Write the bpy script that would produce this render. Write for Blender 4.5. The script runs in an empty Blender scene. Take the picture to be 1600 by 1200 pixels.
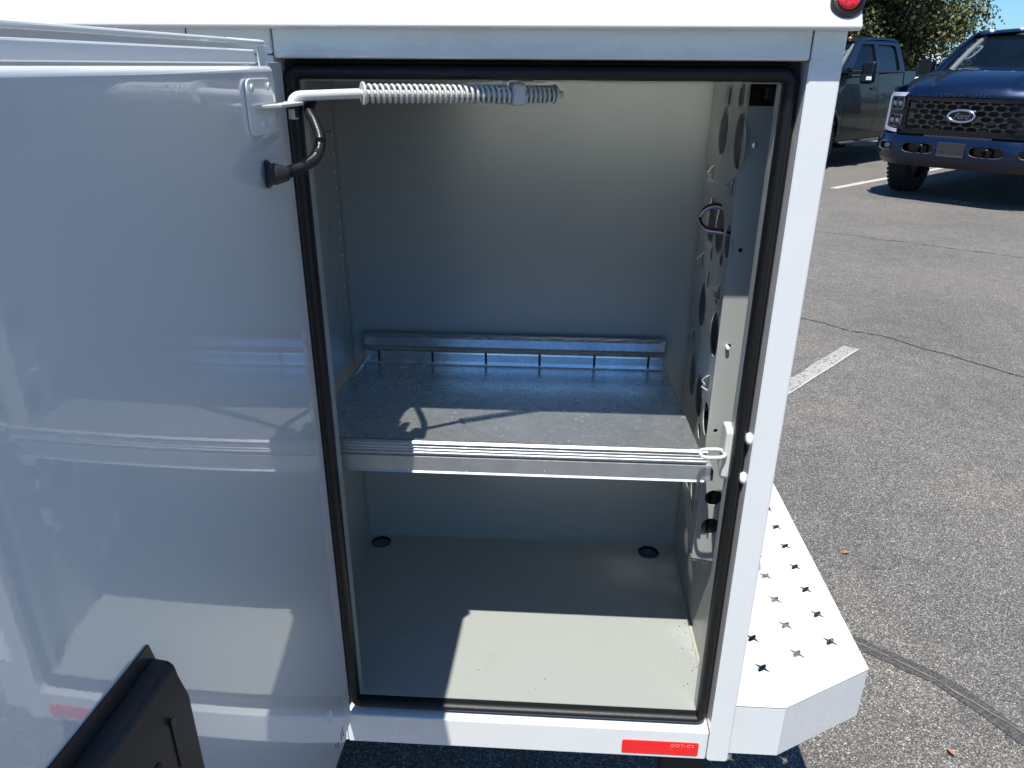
import bpy, bmesh, math, random
from mathutils import Vector, Matrix, noise
random.seed(7)
PI = math.pi
scene = bpy.context.scene
COL = scene.collection
ZH = 1.54            # height of the door opening's top edge above the ground

# ------------------------------------------------------------------ camera, sky, sun, exposure
cam_d = bpy.data.cameras.new('camera')
cam = bpy.data.objects.new('camera', cam_d)
COL.objects.link(cam)
cam_r = Vector((0.9983, 0.0574, 0.0056)); cam_u = Vector((-0.0277, 0.3924, 0.9194)); cam_f = Vector((-0.0506, 0.9180, -0.3934))
m = Matrix.Identity(4)
for i in range(3):
    m[i][0] = cam_r[i]; m[i][1] = cam_u[i]; m[i][2] = -cam_f[i]
m.translation = Vector((0.3024, -0.84805, -0.00586 + ZH))
cam.matrix_world = m
cam_d.sensor_width = 36.0
cam_d.lens = 26.176
cam_d.clip_start = 0.02
cam_d.clip_end = 2000
scene.camera = cam

SUN_TRAVEL = Vector((0.32, 1.0, -2.25)).normalized()
to_sun = -SUN_TRAVEL
sun_el = math.asin(to_sun.z)
world = bpy.data.worlds.new('World'); scene.world = world
world.use_nodes = True
wn = world.node_tree.nodes; wl = world.node_tree.links
bg = wn['Background']
sky = wn.new('ShaderNodeTexSky')
sky.sky_type = 'NISHITA'; sky.sun_disc = False
sky.sun_elevation = sun_el
sky.sun_rotation = math.atan2(to_sun.x, to_sun.y)
sky.air_density = 1.0; sky.dust_density = 0.25; sky.ozone_density = 3.5
tint = wn.new('ShaderNodeMix'); tint.data_type = 'RGBA'; tint.blend_type = 'MULTIPLY'
tint.inputs[0].default_value = 1.0; tint.inputs[7].default_value = (0.66, 1.04, 1.42, 1)   # the photograph's deep clear blue
wl.new(sky.outputs[0], tint.inputs[6]); wl.new(tint.outputs[2], bg.inputs[0])
bg.inputs[1].default_value = 0.069
sun_d = bpy.data.lights.new('sun', 'SUN')
sun_d.energy = 5.0; sun_d.angle = math.radians(0.5); sun_d.color = (1.0, 0.975, 0.925)
sun = bpy.data.objects.new('sun', sun_d); COL.objects.link(sun)
sun.rotation_euler = to_sun.to_track_quat('Z', 'Y').to_euler()
sun.location = (0, -5, 12)
vs = scene.view_settings
scene.display_settings.display_device = 'sRGB'
vs.view_transform = 'Standard'; vs.look = 'None'; vs.exposure = 0.60; vs.gamma = 1.0
vs.use_curve_mapping = False
scene.cycles.blur_glossy = 0.0
scene.cycles.sample_clamp_indirect = 20
scene.cycles.diffuse_bounces = 2
scene.cycles.use_denoising = True

# ------------------------------------------------------------------ materials
def mat(name, base, rough=0.5, metal=0.0, coat=0.0, coat_rough=0.03, spec=0.5, **kw):
    m = bpy.data.materials.new(name); m.use_nodes = True
    b = m.node_tree.nodes['Principled BSDF']
    b.inputs['Base Color'].default_value = (*base, 1)
    b.inputs['Roughness'].default_value = rough
    b.inputs['Metallic'].default_value = metal
    b.inputs['Coat Weight'].default_value = coat
    b.inputs['Coat Roughness'].default_value = coat_rough
    b.inputs['Specular IOR Level'].default_value = spec
    for k, v in kw.items():
        b.inputs[k].default_value = v
    return m
def N(m, t): return m.node_tree.nodes.new(t)
def LK(m, a, b): m.node_tree.links.new(a, b)
def coords(m, scale=(1, 1, 1)):
    tc = N(m, 'ShaderNodeTexCoord'); mp = N(m, 'ShaderNodeMapping')
    LK(m, tc.outputs['Object'], mp.inputs[0]); mp.inputs['Scale'].default_value = scale
    return mp.outputs[0]
def noise_n(m, scale, detail=3, rough=0.5, vec=None, sc=(1, 1, 1)):
    n = N(m, 'ShaderNodeTexNoise'); n.inputs['Scale'].default_value = scale
    n.inputs['Detail'].default_value = detail; n.inputs['Roughness'].default_value = rough
    LK(m, vec or coords(m, sc), n.inputs['Vector']); return n
def ramp(m, fac, stops):
    r = N(m, 'ShaderNodeValToRGB'); LK(m, fac, r.inputs[0])
    e = r.color_ramp.elements
    while len(e) < len(stops): e.new(0.5)
    for i, (p, c) in enumerate(stops):
        e[i].position = p; e[i].color = (*c, 1) if len(c) == 3 else c
    return r
def mixc(m, fac, a, b, typ='MIX'):
    x = N(m, 'ShaderNodeMix'); x.data_type = 'RGBA'; x.blend_type = typ
    for s, v in ((x.inputs[0], fac), (x.inputs[6], a), (x.inputs[7], b)):
        if hasattr(v, 'links'): LK(m, v, s)
        elif isinstance(v, (int, float)): s.default_value = v
        else: s.default_value = (*v, 1)
    return x.outputs[2]
def bump(m, h, strength=0.1, dist=0.001, into=None):
    b = N(m, 'ShaderNodeBump'); b.inputs['Strength'].default_value = strength; b.inputs['Distance'].default_value = dist
    LK(m, h, b.inputs['Height'])
    p = m.node_tree.nodes['Principled BSDF']
    LK(m, b.outputs[0], p.inputs['Normal'])
    return b
def P(m): return m.node_tree.nodes['Principled BSDF']

def white_paint(name='white_paint', base=(0.69, 0.70, 0.685)):
    m = mat(name, base, 0.32, coat=1.0, coat_rough=0.025)
    n = noise_n(m, 260, 2)
    big = noise_n(m, 3.0, 4, 0.6)
    bump(m, n.outputs[0], 0.10, 0.0006)
    b2 = N(m, 'ShaderNodeBump'); b2.inputs['Strength'].default_value = 0.03; b2.inputs['Distance'].default_value = 0.0004
    LK(m, n.outputs[0], b2.inputs['Height']); LK(m, b2.outputs[0], P(m).inputs['Coat Normal'])
    c = ramp(m, big.outputs[0], [(0.3, tuple(x * 0.965 for x in base)), (0.7, base)])
    LK(m, c.outputs[0], P(m).inputs['Base Color'])
    # faint dust smears in the gloss
    d = noise_n(m, 7, 6, 0.7, sc=(1, 1, 3))
    rr = ramp(m, d.outputs[0], [(0.5, (0.008,) * 3), (0.85, (0.03,) * 3)])
    LK(m, rr.outputs[0], P(m).inputs['Coat Roughness'])
    P(m).inputs['Coat IOR'].default_value = 1.85
    return m
M = {}
M['white'] = white_paint()
def interior_paint():
    m = mat('grey_liner_paint', (0.295, 0.31, 0.286), 0.30, spec=0.6)
    n = noise_n(m, 320, 2); bump(m, n.outputs[0], 0.12, 0.0006)
    f = noise_n(m, 30, 4, 0.6)
    LK(m, mixc(m, f.outputs[0], (0.283, 0.299, 0.276), (0.307, 0.321, 0.296)), P(m).inputs['Base Color'])
    return m
M['liner'] = interior_paint()
def floor_paint():
    m = mat('grey_floor_paint', (0.295, 0.31, 0.286), 0.30, spec=0.6)
    n = noise_n(m, 320, 2); bump(m, n.outputs[0], 0.12, 0.0006)
    f = noise_n(m, 30, 4, 0.6)
    col = mixc(m, f.outputs[0], (0.283, 0.299, 0.276), (0.307, 0.321, 0.296))
    # faint yellowish smears, scuffs and grit
    sm = noise_n(m, 11, 6, 0.75, sc=(1, 0.5, 1)); sr = ramp(m, sm.outputs[0], [(0.60, (0, 0, 0)), (0.74, (0.5, 0.5, 0.5))])
    col = mixc(m, sr.outputs[0], col, (0.27, 0.265, 0.20))
    sc_ = noise_n(m, 55, 5, 0.8, sc=(0.12, 1, 1)); scr = ramp(m, sc_.outputs[0], [(0.66, (0, 0, 0)), (0.70, (0.45, 0.45, 0.45))])
    col = mixc(m, scr.outputs[0], col, (0.36, 0.37, 0.35))
    v = N(m, 'ShaderNodeTexVoronoi'); v.inputs['Scale'].default_value = 46; LK(m, coords(m), v.inputs['Vector'])
    vr = ramp(m, v.outputs['Distance'], [(0.05, (1, 1, 1)), (0.08, (0, 0, 0))])
    mk = noise_n(m, 7, 2); mr = ramp(m, mk.outputs[0], [(0.52, (0, 0, 0)), (0.60, (0.9, 0.9, 0.9))])
    col = mixc(m, mixc(m, 1.0, vr.outputs[0], mr.outputs[0], 'MULTIPLY'), col, (0.09, 0.085, 0.07))
    LK(m, col, P(m).inputs['Base Color'])
    rr = ramp(m, sm.outputs[0], [(0.4, (0.28,) * 3), (0.7, (0.42,) * 3)]); LK(m, rr.outputs[0], P(m).inputs['Roughness'])
    return m
M['floor_paint'] = floor_paint()
M['rod'] = mat('primer_grey_metal', (0.52, 0.53, 0.49), 0.38, spec=0.5)
def galv(nm='galvanised_steel', r0=0.30, r1=0.42, k0=1.0):
    m = mat(nm, (0.5, 0.54, 0.57), 0.3, metal=0.8)
    v = N(m, 'ShaderNodeTexVoronoi'); v.inputs['Scale'].default_value = 110
    LK(m, coords(m, (1, 1, 1)), v.inputs['Vector'])
    sep = N(m, 'ShaderNodeSeparateColor'); LK(m, v.outputs['Color'], sep.inputs[0])
    c = ramp(m, sep.outputs[0], [(0.0, (0.80 * k0, 0.83 * k0, 0.83 * k0)), (1.0, (0.85 * k0, 0.88 * k0, 0.88 * k0))])
    n = noise_n(m, 9, 6, 0.7)
    nr = ramp(m, n.outputs[0], [(0.3, (0.82,) * 3), (0.72, (1.05,) * 3)])
    col = mixc(m, 1.0, c.outputs[0], nr.outputs[0], 'MULTIPLY')
    # small white oxide specks
    s = N(m, 'ShaderNodeTexVoronoi'); s.inputs['Scale'].default_value = 85; LK(m, coords(m), s.inputs['Vector'])
    sr = ramp(m, s.outputs['Distance'], [(0.06, (1, 1, 1)), (0.11, (0, 0, 0))])
    mk = noise_n(m, 24, 2); mkr = ramp(m, mk.outputs[0], [(0.56, (0, 0, 0)), (0.62, (1, 1, 1))])
    k = mixc(m, 1.0, sr.outputs[0], mkr.outputs[0], 'MULTIPLY')
    col = mixc(m, k, col, (0.85, 0.87, 0.86))
    LK(m, col, P(m).inputs['Base Color'])
    rr = ramp(m, sep.outputs[1], [(0.0, (r0,) * 3), (1.0, (r1,) * 3)])
    LK(m, rr.outputs[0], P(m).inputs['Roughness'])
    mm = ramp(m, k, [(0, (0.86,) * 3), (1, (0.1,) * 3)]); LK(m, mm.outputs[0], P(m).inputs['Metallic'])
    st = noise_n(m, 60, 3, 0.6, sc=(0.05, 1, 1)); bump(m, st.outputs[0], 0.07, 0.0006)
    return m
M['galv'] = galv()
M['galv_deck'] = galv('galvanised_deck', 0.20, 0.30)
M['galv_rail'] = galv('galvanised_front_rail', 0.42, 0.52, 0.60)
M['galv_back'] = galv('galvanised_back_rail', 0.14, 0.20, 0.72)
def rubber(name, c, r, sc=500, st=0.4):
    m = mat(name, (c, c, c * 1.06), r, spec=0.4)
    n = noise_n(m, sc, 3); bump(m, n.outputs[0], st, 0.0006)
    return m
M['seal'] = rubber('black_foam_rubber', 0.0045, 0.45, 700, 0.6)
M['plastic'] = rubber('black_moulded_plastic', 0.016, 0.42, 350, 0.25)
M['loom'] = rubber('black_conduit', 0.012, 0.35, 400, 0.3)
M['cavity'] = mat('cavity_painted_shade', (0.03, 0.032, 0.034), 0.6)  # dark tone paints the shade seen through the conduit plate's holes
M['dark'] = mat('dark_underbody', (0.008, 0.008, 0.009), 0.7)
M['red'] = mat('red_lens', (0.62, 0.006, 0.012), 0.12, coat=1.0, spec=0.6)
M['red_film'] = mat('red_reflector_film', (0.80, 0.008, 0.010), 0.28, coat=0.6)
ck = N(M['red_film'], 'ShaderNodeTexChecker'); ck.inputs['Scale'].default_value = 420; LK(M['red_film'], coords(M['red_film']), ck.inputs['Vector']); bump(M['red_film'], ck.outputs['Fac'], 0.35, 0.0006)
M['red_dark'] = mat('red_film_print', (0.95, 0.25, 0.22), 0.4)
M['zinc'] = mat('bright_zinc', (0.75, 0.75, 0.74), 0.25, metal=1.0)
M['sealant'] = mat('seam_sealant', (0.38, 0.36, 0.27), 0.5)
M['wire_red'] = mat('red_wire', (0.35, 0.015, 0.05), 0.4)
M['wire_blue'] = mat('blue_wire', (0.03, 0.03, 0.22), 0.4)
M['wire_white'] = mat('white_wire', (0.5, 0.5, 0.5), 0.4)
M['wire_yellow'] = mat('yellow_wire', (0.5, 0.3, 0.06), 0.4)

def asphalt():
    m = mat('asphalt', (0.08, 0.077, 0.073), 0.85, spec=0.3)
    co = coords(m)
    v = N(m, 'ShaderNodeTexVoronoi'); v.inputs['Scale'].default_value = 330; LK(m, co, v.inputs['Vector'])
    v.inputs['Randomness'].default_value = 1.0
    sep = N(m, 'ShaderNodeSeparateColor'); LK(m, v.outputs['Color'], sep.inputs[0])
    c = ramp(m, sep.outputs[0], [(0.0, (0.050, 0.047, 0.044)), (0.3, (0.110, 0.104, 0.095)), (0.68, (0.180, 0.169, 0.153)), (0.90, (0.29, 0.272, 0.24)), (1.0, (0.56, 0.53, 0.47))])
    fine = noise_n(m, 420, 2, 0.6, co)
    fr = ramp(m, fine.outputs[0], [(0.35, (0.72,) * 3), (0.65, (1.25,) * 3)])
    col = mixc(m, 1.0, c.outputs[0], fr.outputs[0], 'MULTIPLY')
    mid = noise_n(m, 9, 5, 0.65, co); mr = ramp(m, mid.outputs[0], [(0.3, (0.86,) * 3), (0.7, (1.10,) * 3)])
    col = mixc(m, 1.0, col, mr.outputs[0], 'MULTIPLY')
    big = noise_n(m, 0.9, 5, 0.6, co); br = ramp(m, big.outputs[0], [(0.3, (0.82, 0.82, 0.84)), (0.7, (1.15, 1.12, 1.07))])
    col = mixc(m, 1.0, col, br.outputs[0], 'MULTIPLY')
    st = noise_n(m, 1.3, 6, 0.7, co, (1, 1, 1)); sr = ramp(m, st.outputs[0], [(0.62, (1, 1, 1)), (0.75, (0.78, 0.77, 0.79))])
    col = mixc(m, 1.0, col, sr.outputs[0], 'MULTIPLY')
    LK(m, col, P(m).inputs['Base Color'])
    bump(m, v.outputs['Distance'], 0.8, 0.004)
    return m
M['asphalt'] = asphalt()
def line_paint():
    m = mat('worn_line_paint', (0.45, 0.44, 0.40), 0.8, spec=0.3)
    co = coords(m)
    v = N(m, 'ShaderNodeTexVoronoi'); v.inputs['Scale'].default_value = 135; LK(m, co, v.inputs['Vector'])
    sep = N(m, 'ShaderNodeSeparateColor'); LK(m, v.outputs['Color'], sep.inputs[0])
    n = noise_n(m, 22, 5, 0.7, co)
    a = N(m, 'ShaderNodeMath'); a.operation = 'ADD'; LK(m, sep.outputs[0], a.inputs[0]); LK(m, n.outputs[0], a.inputs[1])
    c = ramp(m, a.outputs[0], [(0.50, (0.075, 0.072, 0.066)), (0.74, (0.25, 0.24, 0.215)), (1.0, (0.36, 0.35, 0.32))])
    LK(m, c.outputs[0], P(m).inputs['Base Color']); bump(m, v.outputs['Distance'], 0.5, 0.003)
    return m
M['line'] = line_paint()
M['line_edge'] = mat('bright_line_paint', (0.42, 0.41, 0.38), 0.8)
def tar():
    m = mat('crack_tar', (0.035, 0.033, 0.034), 0.7)
    n = noise_n(m, 160, 3); c = ramp(m, n.outputs[0], [(0.35, (0.032, 0.031, 0.032)), (0.7, (0.11, 0.103, 0.095))])
    LK(m, c.outputs[0], P(m).inputs['Base Color']); bump(m, n.outputs[0], 0.6, 0.003); return m
M['tar'] = tar()
M['sand'] = mat('crack_sand', (0.19, 0.165, 0.13), 0.9)
M['crack'] = mat('crack_dark', (0.045, 0.042, 0.040), 0.9)  # dark tone of the open asphalt cracks
def car_paint(name, base, metal=0.5):
    m = mat(name, base, 0.35, metal=metal, coat=1.0, coat_rough=0.01, spec=0.5)
    n = noise_n(m, 900, 1); r = ramp(m, n.outputs[0], [(0.3, tuple(x * 0.8 for x in base)), (0.7, tuple(x * 1.2 for x in base))])
    LK(m, r.outputs[0], P(m).inputs['Base Color']); return m
M['blue'] = car_paint('deep_blue_paint', (0.0012, 0.009, 0.036))
P(M['blue']).inputs['Coat Weight'].default_value = 0.8
P(M['blue']).inputs['Specular IOR Level'].default_value = 0.3
M['charcoal'] = car_paint('charcoal_paint', (0.004, 0.006, 0.010), 0.0)
P(M['charcoal']).inputs['Coat Weight'].default_value = 0.55
P(M['charcoal']).inputs['Specular IOR Level'].default_value = 0.25
M['gloss_black'] = mat('gloss_black', (0.005, 0.005, 0.006), 0.2, spec=0.35, coat=0.15)
M['grille_edge'] = mat('grille_satin_grey', (0.007, 0.007, 0.008), 0.15, coat=0.9)
M['grille_edge2'] = mat('badge_script_grey', (0.16, 0.17, 0.19), 0.3, metal=0.6)
M['letter'] = mat('raised_letter_paint', (0.008, 0.022, 0.075), 0.2, metal=0.4, coat=1.0)
M['trim_grey'] = mat('grey_trim', (0.06, 0.062, 0.07), 0.45)
M['drl'] = mat('frosted_light_strip', (0.55, 0.57, 0.70), 0.25, coat=0.5)
M['chrome'] = mat('satin_chrome', (0.6, 0.62, 0.65), 0.18, metal=1.0)
M['glass'] = mat('tinted_glass', (0.006, 0.012, 0.02), 0.03, spec=0.4, **{'Transmission Weight': 0.0, 'Alpha': 0.5})
M['glass_dark'] = mat('privacy_glass', (0.006, 0.008, 0.010), 0.03, spec=0.6)
M['lamp_glass'] = mat('lamp_glass', (0.2, 0.22, 0.25), 0.1, metal=0.6, coat=1.0)
M['amber'] = mat('amber_lens', (0.55, 0.16, 0.02), 0.15, coat=1.0)
M['clear_lens'] = mat('clear_lens', (0.75, 0.77, 0.8), 0.15, coat=1.0)
M['cabin'] = mat('cabin_grey', (0.05, 0.055, 0.065), 0.7)
M['cabin_light'] = mat('cabin_light_trim', (0.55, 0.60, 0.60), 0.6)
M['tyre'] = rubber('tyre_rubber', 0.012, 0.75, 90, 0.4)
M['rim'] = mat('dark_alloy', (0.05, 0.05, 0.055), 0.3, metal=0.8)
M['plate'] = mat('plate_bracket_plastic', (0.022, 0.022, 0.025), 0.5)
M['van_white'] = mat('van_white', (0.72, 0.72, 0.70), 0.3, coat=0.8)
def bark():
    m = mat('bark', (0.10, 0.08, 0.06), 0.9); n = noise_n(m, 14, 6, 0.7, sc=(1, 1, 0.25))
    c = ramp(m, n.outputs[0], [(0.3, (0.045, 0.036, 0.028)), (0.7, (0.14, 0.115, 0.09))]); LK(m, c.outputs[0], P(m).inputs['Base Color'])
    bump(m, n.outputs[0], 0.8, 0.03); return m
M['bark'] = bark()
def leaf_mat(name, stops):
    m = mat(name, stops[0], 0.55, spec=0.35)
    g = N(m, 'ShaderNodeNewGeometry')
    r = ramp(m, g.outputs['Random Per Island'], [(i / (len(stops) - 1), s) for i, s in enumerate(stops)])
    r.color_ramp.interpolation = 'LINEAR'
    LK(m, r.outputs[0], P(m).inputs['Base Color'])
    tr = N(m, 'ShaderNodeBsdfTranslucent'); LK(m, r.outputs[0], tr.inputs[0])
    mx = N(m, 'ShaderNodeMixShader'); mx.inputs[0].default_value = 0.22
    LK(m, P(m).outputs[0], mx.inputs[1]); LK(m, tr.outputs[0], mx.inputs[2])
    LK(m, mx.outputs[0], m.node_tree.nodes['Material Output'].inputs[0]); return m
M['leaf'] = leaf_mat('maple_leaf', [(0.028, 0.040, 0.012), (0.05, 0.065, 0.018), (0.095, 0.108, 0.038), (0.26, 0.25, 0.12)])
M['leaf_far'] = leaf_mat('far_leaf', [(0.030, 0.050, 0.018), (0.055, 0.08, 0.030), (0.08, 0.10, 0.04)])
M['leaf_red'] = mat('dry_leaf', (0.32, 0.15, 0.08), 0.7)
M['grass'] = mat('grass_verge', (0.05, 0.075, 0.025), 0.9)

# ------------------------------------------------------------------ object helpers
def link_mesh(name, me, m, parent=None, loc=(0, 0, 0), smooth=None, bevel=0, seg=2):
    o = bpy.data.objects.new(name, me); COL.objects.link(o)
    if m is not None: me.materials.append(M[m] if isinstance(m, str) else m)
    if parent is not None: o.parent = parent
    o.location = loc
    if bevel:
        b = o.modifiers.new('bevel', 'BEVEL'); b.width = bevel; b.segments = seg; b.limit_method = 'ANGLE'; b.angle_limit = math.radians(35)
        b.harden_normals = False
    if smooth is not None:
        for p in me.polygons: p.use_smooth = True
        try: me.set_sharp_from_angle(angle=math.radians(smooth))
        except Exception: pass
    return o
class G:
    def __init__(s): s.v = []; s.f = []
    def add(s, vs, fs):
        k = len(s.v); s.v += [tuple(x) for x in vs]; s.f += [tuple(i + k for i in f) for f in fs]; return s
    def box(s, x0, x1, y0, y1, z0, z1):
        return s.add([(x0, y0, z0), (x1, y0, z0), (x1, y1, z0), (x0, y1, z0), (x0, y0, z1), (x1, y0, z1), (x1, y1, z1), (x0, y1, z1)],
                     [(0, 3, 2, 1), (4, 5, 6, 7), (0, 1, 5, 4), (1, 2, 6, 5), (2, 3, 7, 6), (3, 0, 4, 7)])
    def prism(s, pts, axis, a, b):
        """pts: 2-D outline; axis: extrusion axis 'x','y' or 'z'"""
        n = len(pts)
        def mk(p, t):
            return {'x': (t, p[0], p[1]), 'y': (p[0], t, p[1]), 'z': (p[0], p[1], t)}[axis]
        vs = [mk(p, a) for p in pts] + [mk(p, b) for p in pts]
        fs = [tuple(range(n)), tuple(range(2 * n - 1, n - 1, -1))] + [(i, i + n, (i + 1) % n + n, (i + 1) % n) for i in range(n)]
        return s.add(vs, fs)
    def tube(s, pts, r, n=10, caps=True):
        pts = [Vector(p) for p in pts]
        R = r if hasattr(r, '__len__') else [r] * len(pts)
        t0 = (pts[1] - pts[0]).normalized()
        up = Vector((0, 0, 1)) if abs(t0.z) < 0.9 else Vector((1, 0, 0))
        nn = t0.cross(up).normalized()
        vs = []
        for i, p in enumerate(pts):
            t = (pts[min(i + 1, len(pts) - 1)] - pts[max(i - 1, 0)]).normalized()
            nn = (nn - t * nn.dot(t)).normalized(); bb = t.cross(nn)
            for k in range(n):
                a = 2 * PI * k / n; vs.append(p + (nn * math.cos(a) + bb * math.sin(a)) * R[i])
        fs = []
        for i in range(len(pts) - 1):
            for k in range(n):
                a = i * n + k; b = i * n + (k + 1) % n; fs.append((a, b, b + n, a + n))
        if caps: fs += [tuple(range(n - 1, -1, -1)), tuple(range((len(pts) - 1) * n, len(pts) * n))]
        return s.add(vs, fs)
    def disc_cyl(s, c, d, r, h, n=24):
        c = Vector(c); d = Vector(d).normalized()
        return s.tube([c, c + d * h], r, n)
    def lathe(s, prof, c, d, n=32, closed=False):
        """prof: (radius, along) pairs revolved round direction d through c"""
        c = Vector(c); d = Vector(d).normalized()
        u = d.cross(Vector((0, 0, 1)) if abs(d.z) < .9 else Vector((1, 0, 0))).normalized(); w = d.cross(u)
        vs = []
        for (r, t) in prof:
            for k in range(n):
                a = 2 * PI * k / n; vs.append(c + d * t + (u * math.cos(a) + w * math.sin(a)) * r)
        fs = []
        L = len(prof)
        for i in range(L - 1 + (1 if closed else 0)):
            j = (i + 1) % L
            for k in range(n):
                fs.append((i * n + k, i * n + (k + 1) % n, j * n + (k + 1) % n, j * n + k))
        if not closed:
            if prof[0][0] > 1e-6: fs.append(tuple(range(n - 1, -1, -1)))
            if prof[-1][0] > 1e-6: fs.append(tuple(range((L - 1) * n, L * n)))
        return s.add(vs, fs)
    def mesh(s, name, recalc=True):
        me = bpy.data.meshes.new(name); me.from_pydata(s.v, [], s.f)
        if recalc:
            b = bmesh.new(); b.from_mesh(me)
            bmesh.ops.remove_doubles(b, verts=b.verts, dist=1e-6)
            bmesh.ops.recalc_face_normals(b, faces=b.faces); b.to_mesh(me); b.free()
        return me
    def obj(s, name, m, parent=None, loc=(0, 0, 0), **kw):
        return link_mesh(name, s.mesh(name), m, parent, loc, **kw)
def circle(cx, cy, rx, ry=None, n=28, rot=0):
    ry = rx if ry is None else ry
    return [(cx + rx * math.cos(a) * math.cos(rot) - ry * math.sin(a) * math.sin(rot), cy + rx * math.cos(a) * math.sin(rot) + ry * math.sin(a) * math.cos(rot)) for a in [2 * PI * i / n for i in range(n)]]
def rrect(x0, x1, y0, y1, r, n=5):
    out = []
    for cx, cy, a0 in ((x1 - r, y1 - r, 0), (x0 + r, y1 - r, 90), (x0 + r, y0 + r, 180), (x1 - r, y0 + r, 270)):
        for i in range(n + 1):
            a = math.radians(a0 + 90 * i / n); out.append((cx + r * math.cos(a), cy + r * math.sin(a)))
    return out
def plate_mesh(name, outline, holes, thick, fn, cuts=()):
    """a flat plate with real holes; fn(u, v, w) -> 3-D position, w in [-thick/2, thick/2]"""
    cu = bpy.data.curves.new(name, 'CURVE'); cu.dimensions = '2D'; cu.fill_mode = 'BOTH'; cu.extrude = thick / 2
    for loop in [outline] + list(holes):
        sp = cu.splines.new('POLY'); sp.points.add(len(loop) - 1)
        for i, p in enumerate(loop): sp.points[i].co = (p[0], p[1], 0, 1)
        sp.use_cyclic_u = True
    tmp = bpy.data.objects.new('tmp_plate', cu); COL.objects.link(tmp)
    dg = bpy.context.evaluated_depsgraph_get(); dg.update()
    me = bpy.data.meshes.new_from_object(tmp.evaluated_get(dg)); me.name = name
    bpy.data.objects.remove(tmp); bpy.data.curves.remove(cu)
    if cuts:
        b = bmesh.new(); b.from_mesh(me)
        for (ax, val) in cuts:
            no = (1, 0, 0) if ax == 'u' else (0, 1, 0); co = tuple(val * c for c in no)
            bmesh.ops.bisect_plane(b, geom=b.verts[:] + b.edges[:] + b.faces[:], plane_co=co, plane_no=no, dist=1e-5)
        b.to_mesh(me); b.free()
    for v in me.vertices: v.co = fn(*v.co)
    b = bmesh.new(); b.from_mesh(me); bmesh.ops.remove_doubles(b, verts=b.verts, dist=1e-6)
    bmesh.ops.recalc_face_normals(b, faces=b.faces); b.to_mesh(me); b.free()
    me.materials.clear()
    return me
def text_mesh(name, body, size, thick, fn, shear=0.0, align='CENTER', space=1.0):
    cu = bpy.data.curves.new(name, 'FONT'); cu.body = body; cu.size = size; cu.extrude = thick / 2; cu.shear = shear
    cu.align_x = align; cu.align_y = 'CENTER'; cu.space_character = space
    tmp = bpy.data.objects.new('tmp_text', cu); COL.objects.link(tmp)
    dg = bpy.context.evaluated_depsgraph_get(); dg.update()
    me = bpy.data.meshes.new_from_object(tmp.evaluated_get(dg)); me.name = name
    bpy.data.objects.remove(tmp); bpy.data.curves.remove(cu)
    for v in me.vertices: v.co = fn(*v.co)
    me.materials.clear()
    return me
def empty(name, loc, rz=0):
    o = bpy.data.objects.new(name, None); COL.objects.link(o); o.location = loc; o.rotation_euler = (0, 0, rz); o.empty_display_size = 0.2
    return o
def tag(o, label=None, cat=None, group=None, kind=None):
    if label: o['label'] = label
    if cat: o['category'] = cat
    if group: o['group'] = group
    if kind: o['kind'] = kind
    return o

# ================================================================== GROUND
g = G().add([(-250, -250, 0), (250, -250, 0), (250, 250, 0), (-250, 250, 0)], [(0, 1, 2, 3)])
gr = g.obj('car_park_asphalt', 'asphalt'); tag(gr, kind='structure')
def strip(pts, w, z, wob=0.0, seed=0):
    """a thin ribbon along ground points"""
    pts = [Vector((p[0], p[1], 0)) for p in pts]
    out = []
    for i in range(len(pts) - 1):
        L = (pts[i + 1] - pts[i]).length; n = max(1, int(L / 0.02)) if wob else 1
        for k in range(n): out.append(pts[i].lerp(pts[i + 1], k / n))
    out.append(pts[-1])
    vs = []
    for i, p in enumerate(out):
        t = (out[min(i + 1, len(out) - 1)] - out[max(i - 1, 0)]).normalized(); nrm = Vector((-t.y, t.x, 0))
        o1 = o2 = 0; sh = 0
        if wob:
            sh = noise.noise(Vector((i * 0.09, seed, 0))) * wob * 3
            o1 = noise.noise(Vector((i * 0.5, seed, 3))) * wob; o2 = noise.noise(Vector((i * 0.5, seed, 7))) * wob
        vs += [p + nrm * (w / 2 + o1 + sh) + Vector((0, 0, z)), p - nrm * (w / 2 + o2 - sh) + Vector((0, 0, z))]
    fs = [(2 * i, 2 * i + 1, 2 * i + 3, 2 * i + 2) for i in range(len(out) - 1)]
    return G().add(vs, fs)
def ln(name, pts, w, z, m, wob=0, seed=0):
    o = strip(pts, w, z, wob, seed).obj(name, m); tag(o, kind='structure'); return o
d1 = Vector((0.655, 0.756)).normalized()
c0 = Vector((2.085, 3.42))
ln('parking_line', [c0 - d1 * 3.6, c0], 0.085, 0.004, 'line', 0.004, 2)
nrm = Vector((d1.y, -d1.x)); ce = c0 + nrm * 0.046
ln('parking_line_edge', [ce - d1 * 3.6, ce + d1 * 0.0], 0.010, 0.006, 'line_edge', 0.0012, 5)
dF = Vector((0.72, 0.69)).normalized()
ln('parking_line', [Vector((4.118, 9.87)), Vector((4.118, 9.87)) + dF * 5.5], 0.11, 0.004, 'line_edge', 0.003, 3)
for k, s in ((-1, 0.6), (1, 0.0), (2, 0.0)):
    b = Vector((4.118, 9.87)) + Vector((dF.y, -dF.x)) * 3.0 * k
    if k != -1: ln('parking_line', [b, b + dF * 5.5], 0.11, 0.004, 'line_edge', 0.003, 13 + k)
ln('asphalt_crack', [(0.6, 5.2), (1.3, 4.55), (1.952, 3.98), (2.464, 3.52), (2.858, 3.015), (3.5, 2.3), (4.2, 1.3)], 0.010, 0.003, 'crack', 0.012, 9)
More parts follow.
